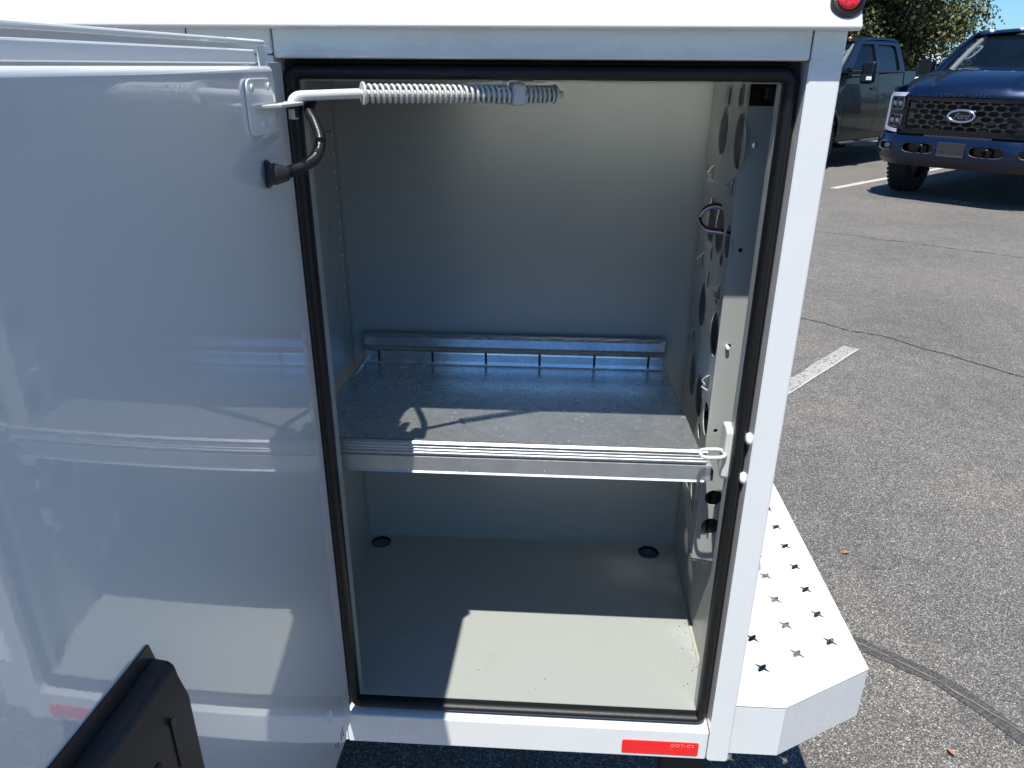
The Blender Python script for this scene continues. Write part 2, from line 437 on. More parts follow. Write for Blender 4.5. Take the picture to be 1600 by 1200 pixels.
ln('sealed_crack', [(0.7, 1.2), (1.0, 1.02), (1.219, 0.885), (1.375, 0.771), (1.511, 0.589), (1.72, 0.33), (1.95, 0.0), (2.3, -0.5)], 0.050, 0.003, 'tar', 0.008, 4)
ln('crack_fill', [(0.7, 1.2), (1.0, 1.02), (1.219, 0.885), (1.375, 0.771), (1.511, 0.589), (1.72, 0.33), (1.95, 0.0), (2.3, -0.5)], 0.004, 0.0055, 'sand', 0.003, 8)
ln('asphalt_crack', [(0.5, 8.3), (1.8, 7.5), (3.2, 6.75), (4.6, 5.75), (6.5, 4.2)], 0.010, 0.003, 'crack', 0.014, 21)

# ================================================================== SERVICE TRUCK
truck = empty('service_truck', (0, 0, 0))
tag(truck, 'white utility service truck with its side compartment door open and an empty galvanised shelf inside', 'service truck')
L0 = (0, 0, ZH)
W = 0.5604; HB = -0.937
X0, X1 = -0.066, 0.5656
YB = 0.455; ZF = -0.9175
# header / sill / post sheets of the side face
h = G(); h.box(0.0, W - 0.0012, 0.0, 0.028, 0.0, 0.060)
h.obj('header_panel', 'white', truck, L0, bevel=0.003, seg=3)
h = G(); h.box(-1.60, -0.0012, 0.0, 0.028, 0.004, 0.060)
h.obj('header_panel', 'white', truck, L0, bevel=0.003)
# hinge pillar left of the opening (mostly behind the open door)
p = G(); p.box(-0.038, -0.0015, 0.003, 0.030, -0.995, 0.003)
p.obj('hinge_pillar', 'white', truck, L0, bevel=0.002)
# rear corner post, runs the full height and wraps the corner
po = rrect(W, 0.5935, -0.9965, 0.060, 0.006)
g = G().prism(po, 'y', 0.0, 0.030)
g.obj('corner_post', 'white', truck, L0, bevel=0.0025, seg=3)
g = G(); g.box(0.5697, 0.5725, 0.0305, 0.52, -0.99, 0.058)
g.obj('rear_panel', 'white', truck, L0, bevel=0.002)
# sill with sloped ledge
sl = [(0.0, HB), (0.0, -0.9935), (0.010, -0.9945), (0.031, -0.9945), (0.031, HB + 0.0025)]
g = G().prism(sl, 'x', 0.0, W - 0.0012)
g.obj('sill', 'white', truck, L0, bevel=0.0025, seg=3)
g = G().box(-1.60, -0.040, 0.003, 0.030, -0.9935, -0.942); g.obj('sill', 'white', truck, L0, bevel=0.0025)
# neighbouring closed compartment door, behind the open one
g = G().box(-0.95, -0.043, -0.001, 0.022, -0.938, 0.0); g.obj('closed_compartment_door', 'white', truck, L0, bevel=0.006, seg=3)
g = G().box(-1.60, -0.956, -0.001, 0.022, -0.938, 0.0); g.obj('closed_compartment_door', 'white', truck, L0, bevel=0.006, seg=3)
# rolled drip lip and skirt of the top lid
prof = [(-0.006, 0.060), (-0.013, 0.046), (-0.019, 0.037), (-0.0225, 0.032), (-0.0215, 0.0285), (-0.016, 0.0275), (0.012, 0.0275), (0.012, 0.036), (-0.004, 0.040), (0.004, 0.060)]
g = G().prism(prof, 'x', -1.62, 0.599); g.obj('drip_lip', 'white', truck, L0, bevel=0.0018, seg=3)
g = G().box(-1.60, 0.5915, -0.0065, 0.40, 0.0605, 0.235); g.obj('top_lid', 'white', truck, L0, bevel=0.006, seg=3)
g = G().prism([(-0.006, 0.040), (-0.006, 0.0602), (0.01, 0.0602), (0.01, 0.040)], 'x', 0.5916, 0.5975); g.obj('lid_end_cap', 'white', truck, L0, bevel=0.001)
# rest of the body (bed side and bulkhead, top)
g = G(); g.box(-1.60, 0.57, 0.47, 0.52, -0.99, 0.058); g.obj('inner_side_wall', 'white', truck, L0)
g = G(); g.box(-1.60, 0.592, 0.5205, 1.52, -0.52, -0.49); g.obj('bed_floor', 'white', truck, L0)
g = G(); g.box(-1.60, 0.592, 1.5205, 2.0, -0.99, 0.20); g.obj('far_side_pack', 'white', truck, L0, bevel=0.006)
g = G(); g.box(0.5705, 0.592, 0.5205, 1.52, -0.90, -0.5205); g.obj('tail_sill', 'white', truck, L0, bevel=0.002)
# marker lamp on the lip's end
ml = (0.5835, -0.0105, 0.0535)
dirm = Vector((0, -1, 0.35)).normalized()
lampb = G().lathe([(0.0, 0.0), (0.0160, 0.0), (0.0165, 0.003), (0.0150, 0.0058), (0.0118, 0.0066), (0.0112, 0.003), (0, 0.003)], ml, dirm, 40).obj('marker_lamp', 'seal', truck, L0, smooth=40)
G().lathe([(0.0108, 0.002), (0.0108, 0.006), (0.0095, 0.0085), (0.0065, 0.0100), (0.0035, 0.0108), (0.0, 0.011)], ml, dirm, 40).obj('lens', 'red', lampb, smooth=50)
for k in range(5):
    a = k * 2 * PI / 5; uu = Vector((1, 0, 0)); vv = dirm.cross(uu)
    c = Vector(ml) + dirm * 0.0098 + (uu * math.cos(a) + vv * math.sin(a)) * 0.0055
    G().lathe([(0.0016, 0), (0.0011, 0.0012), (0, 0.0015)], c, dirm, 8).obj('lens_optic', 'red', lampb, smooth=50)
# header seams and the little hinge notch
g = G().box(-0.0920, -0.0910, -0.0007, 0.002, 0.012, 0.0285); g.obj('panel_seam', 'dark', truck, L0)
G().prism([(-0.034, -0.0), (-0.030, -0.0), (-0.028, 0.006), (-0.030, 0.0125), (-0.034, 0.0125)], 'y', -0.0018, 0.001).obj('hinge_tab', 'white', truck, L0, bevel=0.0006)

# interior liner
LN = 'liner'
g = G().box(X0, X1, YB, YB + 0.006, ZF - 0.002, -0.004); g.obj('back_wall', LN, truck, L0)
g = G().box(X0 - 0.006, X1 + 0.004, 0.031, YB + 0.006, -0.004, 0.002); g.obj('ceiling', LN, truck, L0)
# floor with its two drain holes
holes = [circle(-0.038, 0.428, 0.0195), circle(0.5125, 0.428, 0.0205)]
me = plate_mesh('floor', [(X0, 0.0335), (X1, 0.0335), (X1, YB - 0.0005), (X0, YB - 0.0005)], holes, 0.003, lambda u, v, w: Vector((u, v, ZF - 0.0015 + w)))
link_mesh('floor', me, 'floor_paint', truck, L0)
# black grommet rims of the drain holes
for cx, r in ((-0.038, 0.0195), (0.5125, 0.0205)):
    G().lathe([(r - 0.0008, -0.006), (r + 0.0006, -0.006), (r + 0.0006, 0.0006), (r - 0.0008, 0.0006)], (cx, 0.428, ZF), (0, 0, 1), 32, closed=True).obj('drain_rim', 'dark', truck, L0, smooth=40)
G().box(-0.07, 0.57, 0.30, 0.46, ZF - 0.06, ZF - 0.055).obj('underfloor_shield', 'dark', truck, L0)
# left wall: two overlapping sheets, the nearer one stands proud; hook slots cut in it
def slot(cy, cz, s=1.0):
    pts = [(-0.0025, 0.011), (0.0015, 0.0145), (0.006, 0.0150), (0.006, 0.0128), (0.0020, 0.012), (0.0003, 0.009), (0.0010, 0.004), (-0.0008, 0.0), (0.0008, -0.004), (0.002, -0.012), (0.0, -0.0125), (-0.0018, -0.004), (-0.0024, 0.002)]
    return [(cy + a * s, cz + b * s) for a, b in pts]
zs = [-0.144, -0.272, -0.400, -0.72]
me = plate_mesh('left_wall', [(0.0335, ZF), (YB, ZF), (YB, -0.0045), (0.0335, -0.0045)], [slot(0.352, z, 1.9) for z in zs] , 0.003, lambda u, v, w: Vector((X0 - 0.0015 + w, u, v)))
link_mesh('left_wall', me, LN, truck, L0)
me = plate_mesh('wall_panel', [(0.10, -0.880), (0.371, -0.880), (0.371, -0.106), (0.10, -0.106)], [slot(0.352, z, 1.9) for z in zs], 0.0018, lambda u, v, w: Vector((X0 + 0.0012 + w, u, v)))
link_mesh('wall_panel', me, LN, truck, L0)
G().box(X0 - 0.03, X0 - 0.02, 0.03, YB, ZF, 0).obj('slot_dark_backing', 'dark', truck, L0)  # dark sheet added behind the wall to paint shade into its slots
for k in range(11):
    G().lathe([(0.0030, 0), (0.0026, 0.0008), (0, 0.0012)], (X0 + 0.0001, 0.418, -0.1135 - 0.0283 * k), (1, 0, 0), 10).obj('rivet_or_lit_dot', 'clear_lens', truck, L0, smooth=60)  # pale discs stand in for light showing through tiny wall perforations
G().box(X0 + 0.0001, X0 + 0.0003, 0.3712, 0.3732, -0.880, -0.105).obj('wall_seam', 'dark', truck, L0)
G().box(X0 + 0.0001, X0 + 0.0003, 0.3732, 0.4150, -0.1062, -0.1048).obj('wall_seam', 'dark', truck, L0)
G().box(X0 + 0.0001, X0 + 0.0003, YB - 0.022, YB - 0.0208, -0.880, -0.006).obj('wall_seam', 'dark', truck, L0)
# right wall
g = G(); g.box(X1, X1 + 0.004, 0.0335, 0.135, ZF - 0.002, -0.0045); g.obj('right_wall', LN, truck, L0)
g = G(); g.box(X1, X1 + 0.004, 0.1352, YB, ZF - 0.002, -0.690); g.obj('right_wall', LN, truck, L0)
g = G(); g.box(X1 + 0.0005, X1 + 0.0035, 0.1352, 0.262, -0.6898, -0.0045); g.obj('cavity_back', 'cavity', truck, L0)  # this part of the wall coloured dark so the nearer holes look shaded
g = G(); g.box(X1, X1 + 0.004, 0.2622, YB, -0.6898, -0.0045); g.obj('cavity_back', LN, truck, L0)
# conduit plate in front of the right wall, round holes punched through, then its front flange
def xp(y): return 0.5232 + 0.060 * y
HS = [(0.287, -0.0907, .0335), (0.1435, -0.0918, .0335), (0.303, -0.2191, .0335), (0.2185, -0.2184, .032), (0.1420, -0.2176, .0215),
      (0.307, -0.3547, .0335), (0.1600, -0.3531, .0305), (0.331, -0.483, .0335), (0.236, -0.481, .0325), (0.1470, -0.479, .0235),
      (0.2625, -0.042, .0120), (0.1723, -0.0404, .0120), (0.268, -0.262, .0115), (0.1775, -0.2487, .0105), (0.275, -0.3031, .0115), (0.180, -0.3037, .0108), (0.192, -0.522, .0110),
      (0.262, -0.622, .0335), (0.172, -0.622, .030)]
bot = []
for i in range(9):
    a = i / 8; bot.append((0.20 + 0.07 * a, -0.705 + 0.020 * (0.5 - 0.5 * math.cos(PI * a))))
outl = [(0.1205, -0.700), (0.19, -0.705)] + bot + [(0.43, -0.683), (0.43, -0.006), (0.1205, -0.006)]
me = plate_mesh('conduit_plate', outl, [circle(a, b, r * (1.22 if r > 0.02 else 1.35), r) for a, b, r in HS], 0.0016, lambda u, v, w: Vector((xp(u) + w, u, v)))
cp = link_mesh('conduit_plate', me, LN, truck, L0)
# bright sawn rims on the nearer holes
xf = xp(0.119)
fh = [circle(0.5500, -0.595, 0.0128), circle(0.5512, -0.6450, 0.0138), circle(0.5434, -0.2235, 0.0028), circle(0.5407, -0.4839, 0.0030), circle(0.5440, -0.3550, 0.0032)]
me = plate_mesh('front_flange', [(xf - 0.0006, -0.704), (X1 - 0.0005, -0.7085), (X1 - 0.0005, -0.049), (xf - 0.0006, -0.049)], fh, 0.0016, lambda u, v, w: Vector((u, 0.1195 + w, v)))
link_mesh('front_flange', me, LN, cp, bevel=0)
G().tube([(xf, 0.1200, -0.7035), (xf, 0.1200, -0.006)], 0.0014, 10).obj('bend_radius', LN, cp, smooth=60)
G().box(xf, X1 - 0.001, 0.1205, 0.145, -0.7095, -0.7080).obj('bottom_fold', LN, cp)
# lanced wire clips
for (cy, cz) in ((0.342, -0.155), (0.351, -0.292), (0.357, -0.423), (0.163, -0.427), (0.150, -0.1467), (0.1574, -0.2894)):
    x = xp(cy) - 0.0012
    G().tube([(x, cy - 0.004, cz + 0.012), (x - 0.004, cy - 0.001, cz + 0.008), (x - 0.008, cy + 0.004, cz + 0.001), (x - 0.004, cy, cz - 0.004), (x - 0.008, cy + 0.004, cz - 0.009), (x, cy - 0.004, cz - 0.012)], 0.0011, 6).obj('wire_clip', LN, cp, smooth=60)
    G().box(x + 0.0002, x + 0.0009, cy - 0.005, cy + 0.003, cz - 0.011, cz + 0.011).obj('clip_slot', 'dark', cp)
# bolt pins on the flange
G().tube([(0.5417, 0.1190, -0.3555), (0.5417, 0.1120, -0.3553)], 0.0026, 12).obj('bolt', 'clear_lens', cp)
G().lathe([(0.0045, 0), (0.0040, 0.002), (0.0015, 0.003), (0, 0.003)], (0.5445, 0.1187, -0.094), (0, -1, 0), 6).obj('bolt', 'zinc', cp)
# wires and connectors behind the plate
def bez(pts, n=10):
    pts = [Vector(p) for p in pts]; out = []
    for i in range(len(pts) - 1):
        p0 = pts[max(i - 1, 0)]; p1 = pts[i]; p2 = pts[i + 1]; p3 = pts[min(i + 2, len(pts) - 1)]
        for k in range(n):
            t = k / n
            out.append(0.5 * ((2 * p1) + (p2 - p0) * t + (2 * p0 - 5 * p1 + 4 * p2 - p3) * t * t + (3 * p1 - p0 - 3 * p2 + p3) * t ** 3))
    out.append(pts[-1]); return out
hn = G().tube(bez([(0.555, 0.16, -0.05), (0.552, 0.15, -0.10), (0.556, 0.18, -0.20), (0.550, 0.17, -0.34), (0.556, 0.19, -0.46), (0.551, 0.16, -0.60), (0.556, 0.17, -0.69)]), 0.0065, 10).obj('wiring_loom', 'loom', truck, L0, smooth=60)
for i, (c, off) in enumerate((('wire_red', 0), ('wire_blue', 1), ('wire_red', 2), ('seal', 3), ('wire_white', 4), ('wire_blue', 5), ('wire_yellow', 6), ('seal', 7))):
    a = off * 0.8; dy = 0.0028 * math.cos(a); dz = 0.0028 * math.sin(a)
    G().tube(bez([(0.548, 0.205 + dy, -0.198 + dz), (0.534, 0.232 + dy, -0.187 + dz), (0.519, 0.249 + dy, -0.194 + dz), (0.513 + dy * .5, 0.252 + dy, -0.209 + dz), (0.518, 0.228 + dy, -0.2185 + dz), (0.534, 0.198 + dy, -0.2165 + dz), (0.552, 0.19, -0.222 + dz)], 8), 0.0017, 7).obj('wire', c, hn, smooth=60)
for (y, z) in ((0.150, -0.470), (0.165, -0.462), (0.235, -0.49), (0.225, -0.478)):
    G().tube(bez([(0.552, y, z - 0.03), (0.545, y + 0.01, z), (0.549, y + 0.02, z + 0.02), (0.558, y + 0.01, z + 0.035)]), 0.0022, 7).obj('wire', 'loom', hn, smooth=60)
G().tube(bez([(0.548, 0.222, -0.500), (0.540, 0.228, -0.476), (0.545, 0.25, -0.462)]), 0.0011, 7).obj('wire', 'wire_white', hn, smooth=60)
for (x, y, z, a, b, c) in ((0.538, 0.155, -0.030, .007, .012, .020), (0.545, 0.150, -0.036, .006, .01, .013), (0.5565, 0.132, -0.034, .006, .008, .008), (0.548, 0.16, -0.105, .007, .012, .02), (0.549, 0.150, -0.592, .006, .010, .012)):
    G().box(x - a, x + a, y - b, y + b, z - c, z + c).obj('connector', 'plastic', hn, bevel=0.002)
for k in range(7):
    G().tube(bez([(0.536 + k * .0035, 0.13, -0.008), (0.534 + k * .004, 0.135, -0.022), (0.540 + k * .003, 0.15, -0.048)], 5), 0.0014, 6).obj('wire', 'loom', hn, smooth=60)

# inner jamb flange: rectangular ring the seal sits on, with a thin raw edge returning inwards
def ring_mesh(x0, x1, z0, z1, xi0, xi1, zi0, zi1, r, ri, y0, y1):
    o = rrect(x0, x1, z0, z1, r, 6); i = rrect(xi0, xi1, zi0, zi1, ri, 6); n = len(o)
    vs = [(a, y0, b) for a, b in o] + [(a, y0, b) for a, b in i] + [(a, y1, b) for a, b in o] + [(a, y1, b) for a, b in i]
    fs = []
    for k in range(n):
        j = (k + 1) % n
        fs += [(k, j, j + n, k + n), (k + 2 * n, k + 3 * n, j + 3 * n, j + 2 * n), (k + n, j + n, j + 3 * n, k + 3 * n), (k, k + 2 * n, j + 2 * n, j)]
    return G().add(vs, fs)
ring_mesh(-0.002, W + 0.002, -0.9405, 0.0015, 0.0165, 0.5425, -0.9185, -0.0205, 0.004, 0.003, 0.0305, 0.0335).obj('jamb_flange', LN, truck, L0)
ring_mesh(0.0172, 0.5418, -0.9177, -0.0213, 0.0184, 0.5406, -0.9165, -0.0225, 0.0028, 0.002, 0.0235, 0.0405).obj('flange_lip', LN, truck, L0)
ring_mesh(0.0003, W - 0.0008, -0.9365, -0.0006, 0.0060, 0.5525, -0.9300, -0.0075, 0.003, 0.016, 0.0292, 0.0303).obj('seal_carrier', 'seal', truck, L0)
# return wall right: white strip between post and seal
G().box(W - 0.0006, W + 0.0005, 0.001, 0.0305, -0.9365, -0.0005).obj('jamb_return', 'white', truck, L0)
# bulb seal swept round the opening
def sweep_ring(profile, x0, x1, z0, z1, r, nseg=6):
    path = rrect(x0, x1, z0, z1, r, nseg); n = len(path); vs = []
    for i, (a, b) in enumerate(path):
        pa = path[i - 1]; pb = path[(i + 1) % n]; t = Vector((pb[0] - pa[0], pb[1] - pa[1])).normalized(); no = Vector((t.y, -t.x))
        for (q, y) in profile: vs.append((a + no.x * q, y, b + no.y * q))
    m_ = len(profile); fs = []
    for i in range(n):
        j = (i + 1) % n
        for k in range(m_):
            l = (k + 1) % m_; fs.append((i * m_ + k, i * m_ + l, j * m_ + l, j * m_ + k))
    return G().add(vs, fs)
prof = [(-0.0072, 0.0300), (-0.0074, 0.0255)] + [(-0.0008 + 0.0068 * math.cos(q), 0.0175 - 0.0092 * math.sin(q)) for q in [PI * k / 14 for k in range(14, -1, -1)]] + [(0.0062, 0.0225), (0.0072, 0.0205), (0.0090, 0.0200), (0.0108, 0.0215), (0.0118, 0.0250), (0.0118, 0.0300)]
sweep_ring(prof, 0.0106, 0.5482, -0.9262, -0.0128, 0.0095, 8).obj('door_seal', 'seal', truck, L0, smooth=50)

# striker loop and two carriage bolts on the rear jamb
def ringtube(c, ax, ay, rx, ry, r, e=0.62, n=36):
    c = Vector(c); ax = Vector(ax); ay = Vector(ay); pts = []
    for i in range(n):
        a = 2 * PI * i / n; co, si = math.cos(a), math.sin(a)
        pts.append(c + ax * rx * math.copysign(abs(co) ** e, co) + ay * ry * math.copysign(abs(si) ** e, si))
    vs = []
    k = 10
    for i, p_ in enumerate(pts):
        t = (pts[(i + 1) % n] - pts[i - 1]).normalized(); w_ = ax.cross(ay).normalized(); u_ = t.cross(w_)
        for q in range(k):
            b = 2 * PI * q / k; vs.append(p_ + u_ * r * math.cos(b) + w_ * r * math.sin(b))
    fs = [(i * k + q, i * k + (q + 1) % k, ((i + 1) % n) * k + (q + 1) % k, ((i + 1) % n) * k + q) for i in range(n) for q in range(k)]
    return G().add(vs, fs)
st = ringtube((0.5185, 0.030, -0.4735), (1, 0, 0.05), (0, 1, 0), 0.0155, 0.0115, 0.0026).obj('door_striker', 'rod', truck, L0, smooth=60)
G().prism([(0.026, -0.440), (0.034, -0.436), (0.052, -0.436), (0.058, -0.445), (0.058, -0.500), (0.050, -0.512), (0.030, -0.512), (0.026, -0.505)], 'x', 0.5325, 0.5440).obj('striker_plate', 'rod', st, bevel=0.003, seg=3)
for (y, z) in ((0.0165, -0.4435), (0.0195, -0.5025)):
    G().lathe([(0.0082, 0), (0.0082, 0.0015), (0.0066, 0.0042), (0.0035, 0.0055), (0, 0.0058)], (W - 0.0006, y, z), (-1, 0, 0), 22).obj('carriage_bolt', 'clear_lens', truck, L0, smooth=50)

# sealant bead along the right edge of the floor
sb = [(X1 - 0.004 + 0.0015 * noise.noise(Vector((k * 0.7, 0, 0))), 0.042 + k * 0.0085, ZF + 0.0012) for k in range(40)]
G().tube(sb, [0.0014 + 0.0009 * noise.noise(Vector((k * 0.9, 5, 0))) for k in range(40)], 6).obj('sealant_bead', 'sealant', truck, L0, smooth=60)

rg = random.Random(5); gg = G()
for k in range(46):
    y_ = 0.05 + 0.38 * rg.random() ** 0.8; x_ = X1 - 0.008 - abs(rg.gauss(0, 0.012)); r_ = rg.uniform(0.0005, 0.0014)
    gg.add([(x_ - r_, y_, ZF + 0.0002), (x_, y_ - r_, ZF + 0.0002), (x_ + r_, y_, ZF + 0.0002), (x_, y_ + r_, ZF + 0.0002), (x_, y_, ZF + r_)], [(0, 1, 4), (1, 2, 4), (2, 3, 4), (3, 0, 4)])
gt = gg.obj('floor_grit', 'dark', truck, L0); gt['kind'] = 'stuff'

# --------------------------------------------------------------- galvanised shelf
sx0, sx1, ys0, ys1, zd = -0.052, 0.5155, 0.060, 0.436, -0.5185
ZFR = -0.5010
sh = G().prism([(ys0 + 0.0132, ZFR), (ys0 + 0.0132, ZFR - 0.0015), (ys1, zd - 0.0015), (ys1, zd)], 'x', sx0, sx1).obj('shelf', 'galv_deck', truck, L0)
sh['label'] = 'galvanised steel shelf with raised front and back rails'
def ext(profile, x0, x1, name, par, m='galv', **kw):
    return G().prism(profile, 'x', x0, x1).obj(name, m, par, **kw)
fp = [(ys0 + 0.013, zd), (ys0 + 0.013, -0.490), (ys0 + 0.009, -0.4860), (ys0 + 0.002, -0.4855), (ys0 - 0.0015, -0.4880), (ys0 - 0.0008, -0.4900), (ys0 + 0.0022, -0.4912), (ys0 + 0.0022, -0.4920),
      (ys0 + 0.0004, -0.4936), (ys0 + 0.0004, -0.4955), (ys0 + 0.0022, -0.4962), (ys0 + 0.0022, -0.4972), (ys0 + 0.0004, -0.4986), (ys0 + 0.0004, -0.5005), (ys0 + 0.0020, -0.5010), (ys0 - 0.0008, -0.5026), (ys0 - 0.0005, -0.5045), (ys0 + 0.0045, -0.5055),
      (ys0 + 0.0045, -0.5085), (ys0 + 0.0010, -0.5100), (ys0 + 0.0010, -0.5320), (ys0 - 0.0008, -0.5345), (ys0 + 0.002, -0.5365), (ys0 + 0.016, -0.5365), (ys0 + 0.016, -0.5345), (ys0 + 0.006, -0.5330), (ys0 + 0.006, zd)]
ext(fp, sx0, sx1 + 0.004, 'front_rail', sh, 'galv_rail')
G().box(sx1 + 0.0042, sx1 + 0.0125, ys0 + 0.002, ys0 + 0.050, -0.534, -0.509).obj('end_bracket', 'galv', sh, bevel=0.001)
G().box(sx1 + 0.0128, sx1 + 0.0150, ys0 - 0.002, ys0 + 0.020, -0.532, -0.516).obj('end_clip', 'dark', sh, bevel=0.001)
yb = ys1
bp = [(yb - 0.004, -0.4935), (yb - 0.007, -0.4900), (yb - 0.004, -0.4865), (yb + 0.001, -0.4850), (yb + 0.001, -0.4700), (yb - 0.003, -0.4675), (yb - 0.004, -0.4640), (yb + 0.0, -0.4615), (yb + 0.008, -0.4620), (yb + 0.008, -0.4935)]
ext(bp, sx0 + 0.008, sx1 - 0.006, 'back_rail', sh, 'galv_back')
ends = [sx0 + 0.007, -0.0170, 0.0835, 0.1830, 0.2825, 0.3830, 0.4815, sx1 - 0.005]
for a, b in zip(ends[:-1], ends[1:]):
    ext([(yb - 0.0015, -0.5125), (yb - 0.0035, zd + 0.0002), (yb + 0.003, zd + 0.0002), (yb + 0.003, -0.4940), (yb - 0.0035, -0.4945), (yb - 0.0042, -0.4975), (yb - 0.0012, -0.4990)], a + 0.0021, b - 0.0021, 'rail_panel', sh, 'galv_back')
for x in ends[1:-1]:
    G().box(x - 0.0021, x + 0.0021, yb + 0.0012, yb + 0.0040, zd, -0.490).obj('divider_slot', 'dark', sh)
    G().box(x - 0.0011, x + 0.0011, yb - 0.0045, yb + 0.002, zd + 0.0002, zd + 0.0022).obj('slot_tab', 'galv', sh)
G().box(sx0 + 0.002, sx0 + 0.008, ys0 + 0.02, yb, zd + 0.0001, zd + 0.004).obj('side_flange', 'galv', sh)

# --------------------------------------------------------------- rear step bumper with punched crosses
ZB = -0.9366
def cross(cx, cy, s=1.0):
    a = 0.0165 * s; w = 0.0022 * s; b = 0.0042 * s; out = []
    for k in range(4):
        t = math.radians(45 + 90 * k + 4); c, si = math.cos(t), math.sin(t)
        ww = w if k in (1, 3) else w * 1.5
        L = a if k in (1, 3) else a * 0.80
        for (u, v) in ((b * 0.9, -ww * 1.6), (L, -ww * 0.45), (L, ww * 0.45), (b * 0.9, ww * 1.6)):
            out.append((cx + u * c - v * si, cy + u * si + v * c))
    return out
cr = []
for col, (x, y0) in enumerate(((0.8087, 0.2119), (0.7414, 0.1780), (0.6730, 0.1406))):
    k = 0
    while y0 + 0.0712 * k < 1.90:
        cr.append(cross(x, y0 + 0.0712 * k, 0.94)); k += 1
bo = [(0.600, 0.0565), (0.6896, 0.0565), (0.8523, 0.1490), (0.8523, 1.87), (0.69, 1.96), (0.600, 1.96)]
me = plate_mesh('rear_bumper', bo, cr, 0.003, lambda u, v, w: Vector((u, v, ZB - 0.0015 + w)))
bmp = link_mesh('rear_bumper', me, 'white', truck, L0)
bmp['label'] = 'white step bumper punched with rows of crosses'
def wall(p0, p1, z0, z1, t, name, par, m='white'):
    d = (Vector(p1) - Vector(p0)).normalized(); n = Vector((d.y, -d.x)) * t
    vs = [(p0[0], p0[1], z0), (p1[0], p1[1], z0), (p1[0] - n.x, p1[1] - n.y, z0), (p0[0] - n.x, p0[1] - n.y, z0)]
    vs += [(a, b, z1) for a, b, _ in vs]
    return G().add(vs, [(0, 3, 2, 1), (4, 5, 6, 7), (0, 1, 5, 4), (1, 2, 6, 5), (2, 3, 7, 6), (3, 0, 4, 7)]).obj(name, m, par)
pts = [(0.600, 0.0568), (0.6896, 0.0568), (0.8520, 0.1490), (0.8520, 1.87)]
sk = G()
inner = [(0.600, 0.0598), (0.6886, 0.0598), (0.8490, 0.1508), (0.8490, 1.87)]
vs = []
for z in (ZB - 0.0032, -1.0425):
    vs += [(a, b, z) for a, b in pts] + [(a, b, z) for a, b in inner]
fs = []
for i in range(3):
    fs += [(i, i + 1, i + 9, i + 8), (i + 4, i + 12, i + 13, i + 5), (i, i + 4, i + 5, i + 1), (i + 8, i + 9, i + 13, i + 12)]
fs += [(0, 8, 12, 4), (3, 7, 15, 11)]
G().add(vs, fs).obj('bumper_skirt', 'white', bmp, bevel=0.002, seg=3)
G().box(0.8270, 0.8488, 0.17, 1.85, -1.0420, -1.0395).obj('skirt_return', 'white', bmp)
G().box(0.640, 0.648, 0.25, 1.7, -1.02, -0.945).obj('bumper_rib', 'dark', bmp)
# chassis, wheel, mud flap, under the body
G().box(-1.6, 0.62, 0.62, 0.70, -1.02, -0.86).obj('chassis_rail', 'dark', truck, L0)
G().box(-1.6, 0.62, 1.30, 1.38, -1.02, -0.86).obj('chassis_rail', 'dark', truck, L0)
G().box(0.50, 0.572, 0.040, 0.062, -1.12, -0.998).obj('mud_flap_bracket', 'dark', truck, L0, bevel=0.002)
for (x, y) in ((-0.55, 0.14), (-0.55, 1.60)):
    wt = G().lathe([(0.24, 0.0), (0.37, 0.0), (0.40, 0.02), (0.405, 0.10), (0.40, 0.20), (0.37, 0.22), (0.24, 0.22)], (x, y, -1.54 + 0.405), (0, 1, 0), 48).obj('wheel', 'tyre', truck, L0, smooth=40)
    G().lathe([(0.0, 0.05), (0.10, 0.04), (0.12, 0.07), (0.22, 0.06), (0.238, 0.0), (0.238, 0.22), (0, 0.22)], (x, y, -1.54 + 0.405), (0, 1, 0), 32).obj('rim', 'rim', wt, smooth=40)
G().box(-1.55, 0.56, 0.05, 0.46, -1.0, -0.985).obj('underbody_panel', 'dark', truck, L0)
# red reflector on the sill
rf = link_mesh('reflector', G().prism(rrect(0.4290, 0.5460, -0.9855, -0.9590, 0.003), 'y', -0.0015, -0.0001).mesh('reflector'), 'red_film', truck, L0, bevel=0.0005)
me = text_mesh('reflector_print', 'DOT-C2', 0.0085, 0.0002, lambda u, v, w: Vector((0.521 + u, -0.0018 - w, -0.9655 + v)), space=1.2)
link_mesh('printed_marking', me, 'red_dark', rf)

# --------------------------------------------------------------- the open door
TH = -0.035
DW = 0.660
DZ = -0.870
door = G()
door.box(-0.0345, -0.0310, -DW, -0.070, -0.950, 0.0155)
dr = door.obj('compartment_door', 'white', truck, (0.0385, 0, ZH), bevel=0.0012)
dr['label'] = 'open white compartment door with glossy inner panel'
dr.rotation_euler = (0, 0, TH)
G().box(-0.0262, -0.0165, -DW, -0.0745, 0.0110, 0.0152).obj('skin_fold', 'white', dr, bevel=0.0015)
G().box(-0.0165, -0.0130, -DW, -0.1100, -0.0060, 0.0065).obj('top_step', 'white', dr, bevel=0.0015)
G().box(-0.0262, -0.0165, -0.0750, -0.0705, DZ + 0.001, 0.0108).obj('skin_fold', 'white', dr, bevel=0.0015)
pan_pts = [(-0.0308, -DW + 0.004), (0.0, -DW + 0.004), (0.0, -0.1060), (-0.0015, -0.0995), (-0.0080, -0.0950), (-0.0165, -0.0920), (-0.0308, -0.0915)]
pan = G().prism(pan_pts, 'z', DZ + 0.0015, -0.0075).obj('inner_pan', 'white', dr, bevel=0.0055, seg=5, smooth=40)
G().box(-0.0345, -0.0322, -0.0698, 0.0020, -0.950, -0.004).obj('hinge_gap_strip', 'white', dr, bevel=0.0006)  # added full height to block light leaking past the door's edge
brp = rrect(-0.1730, -0.1160, -0.0655, -0.0175, 0.009)
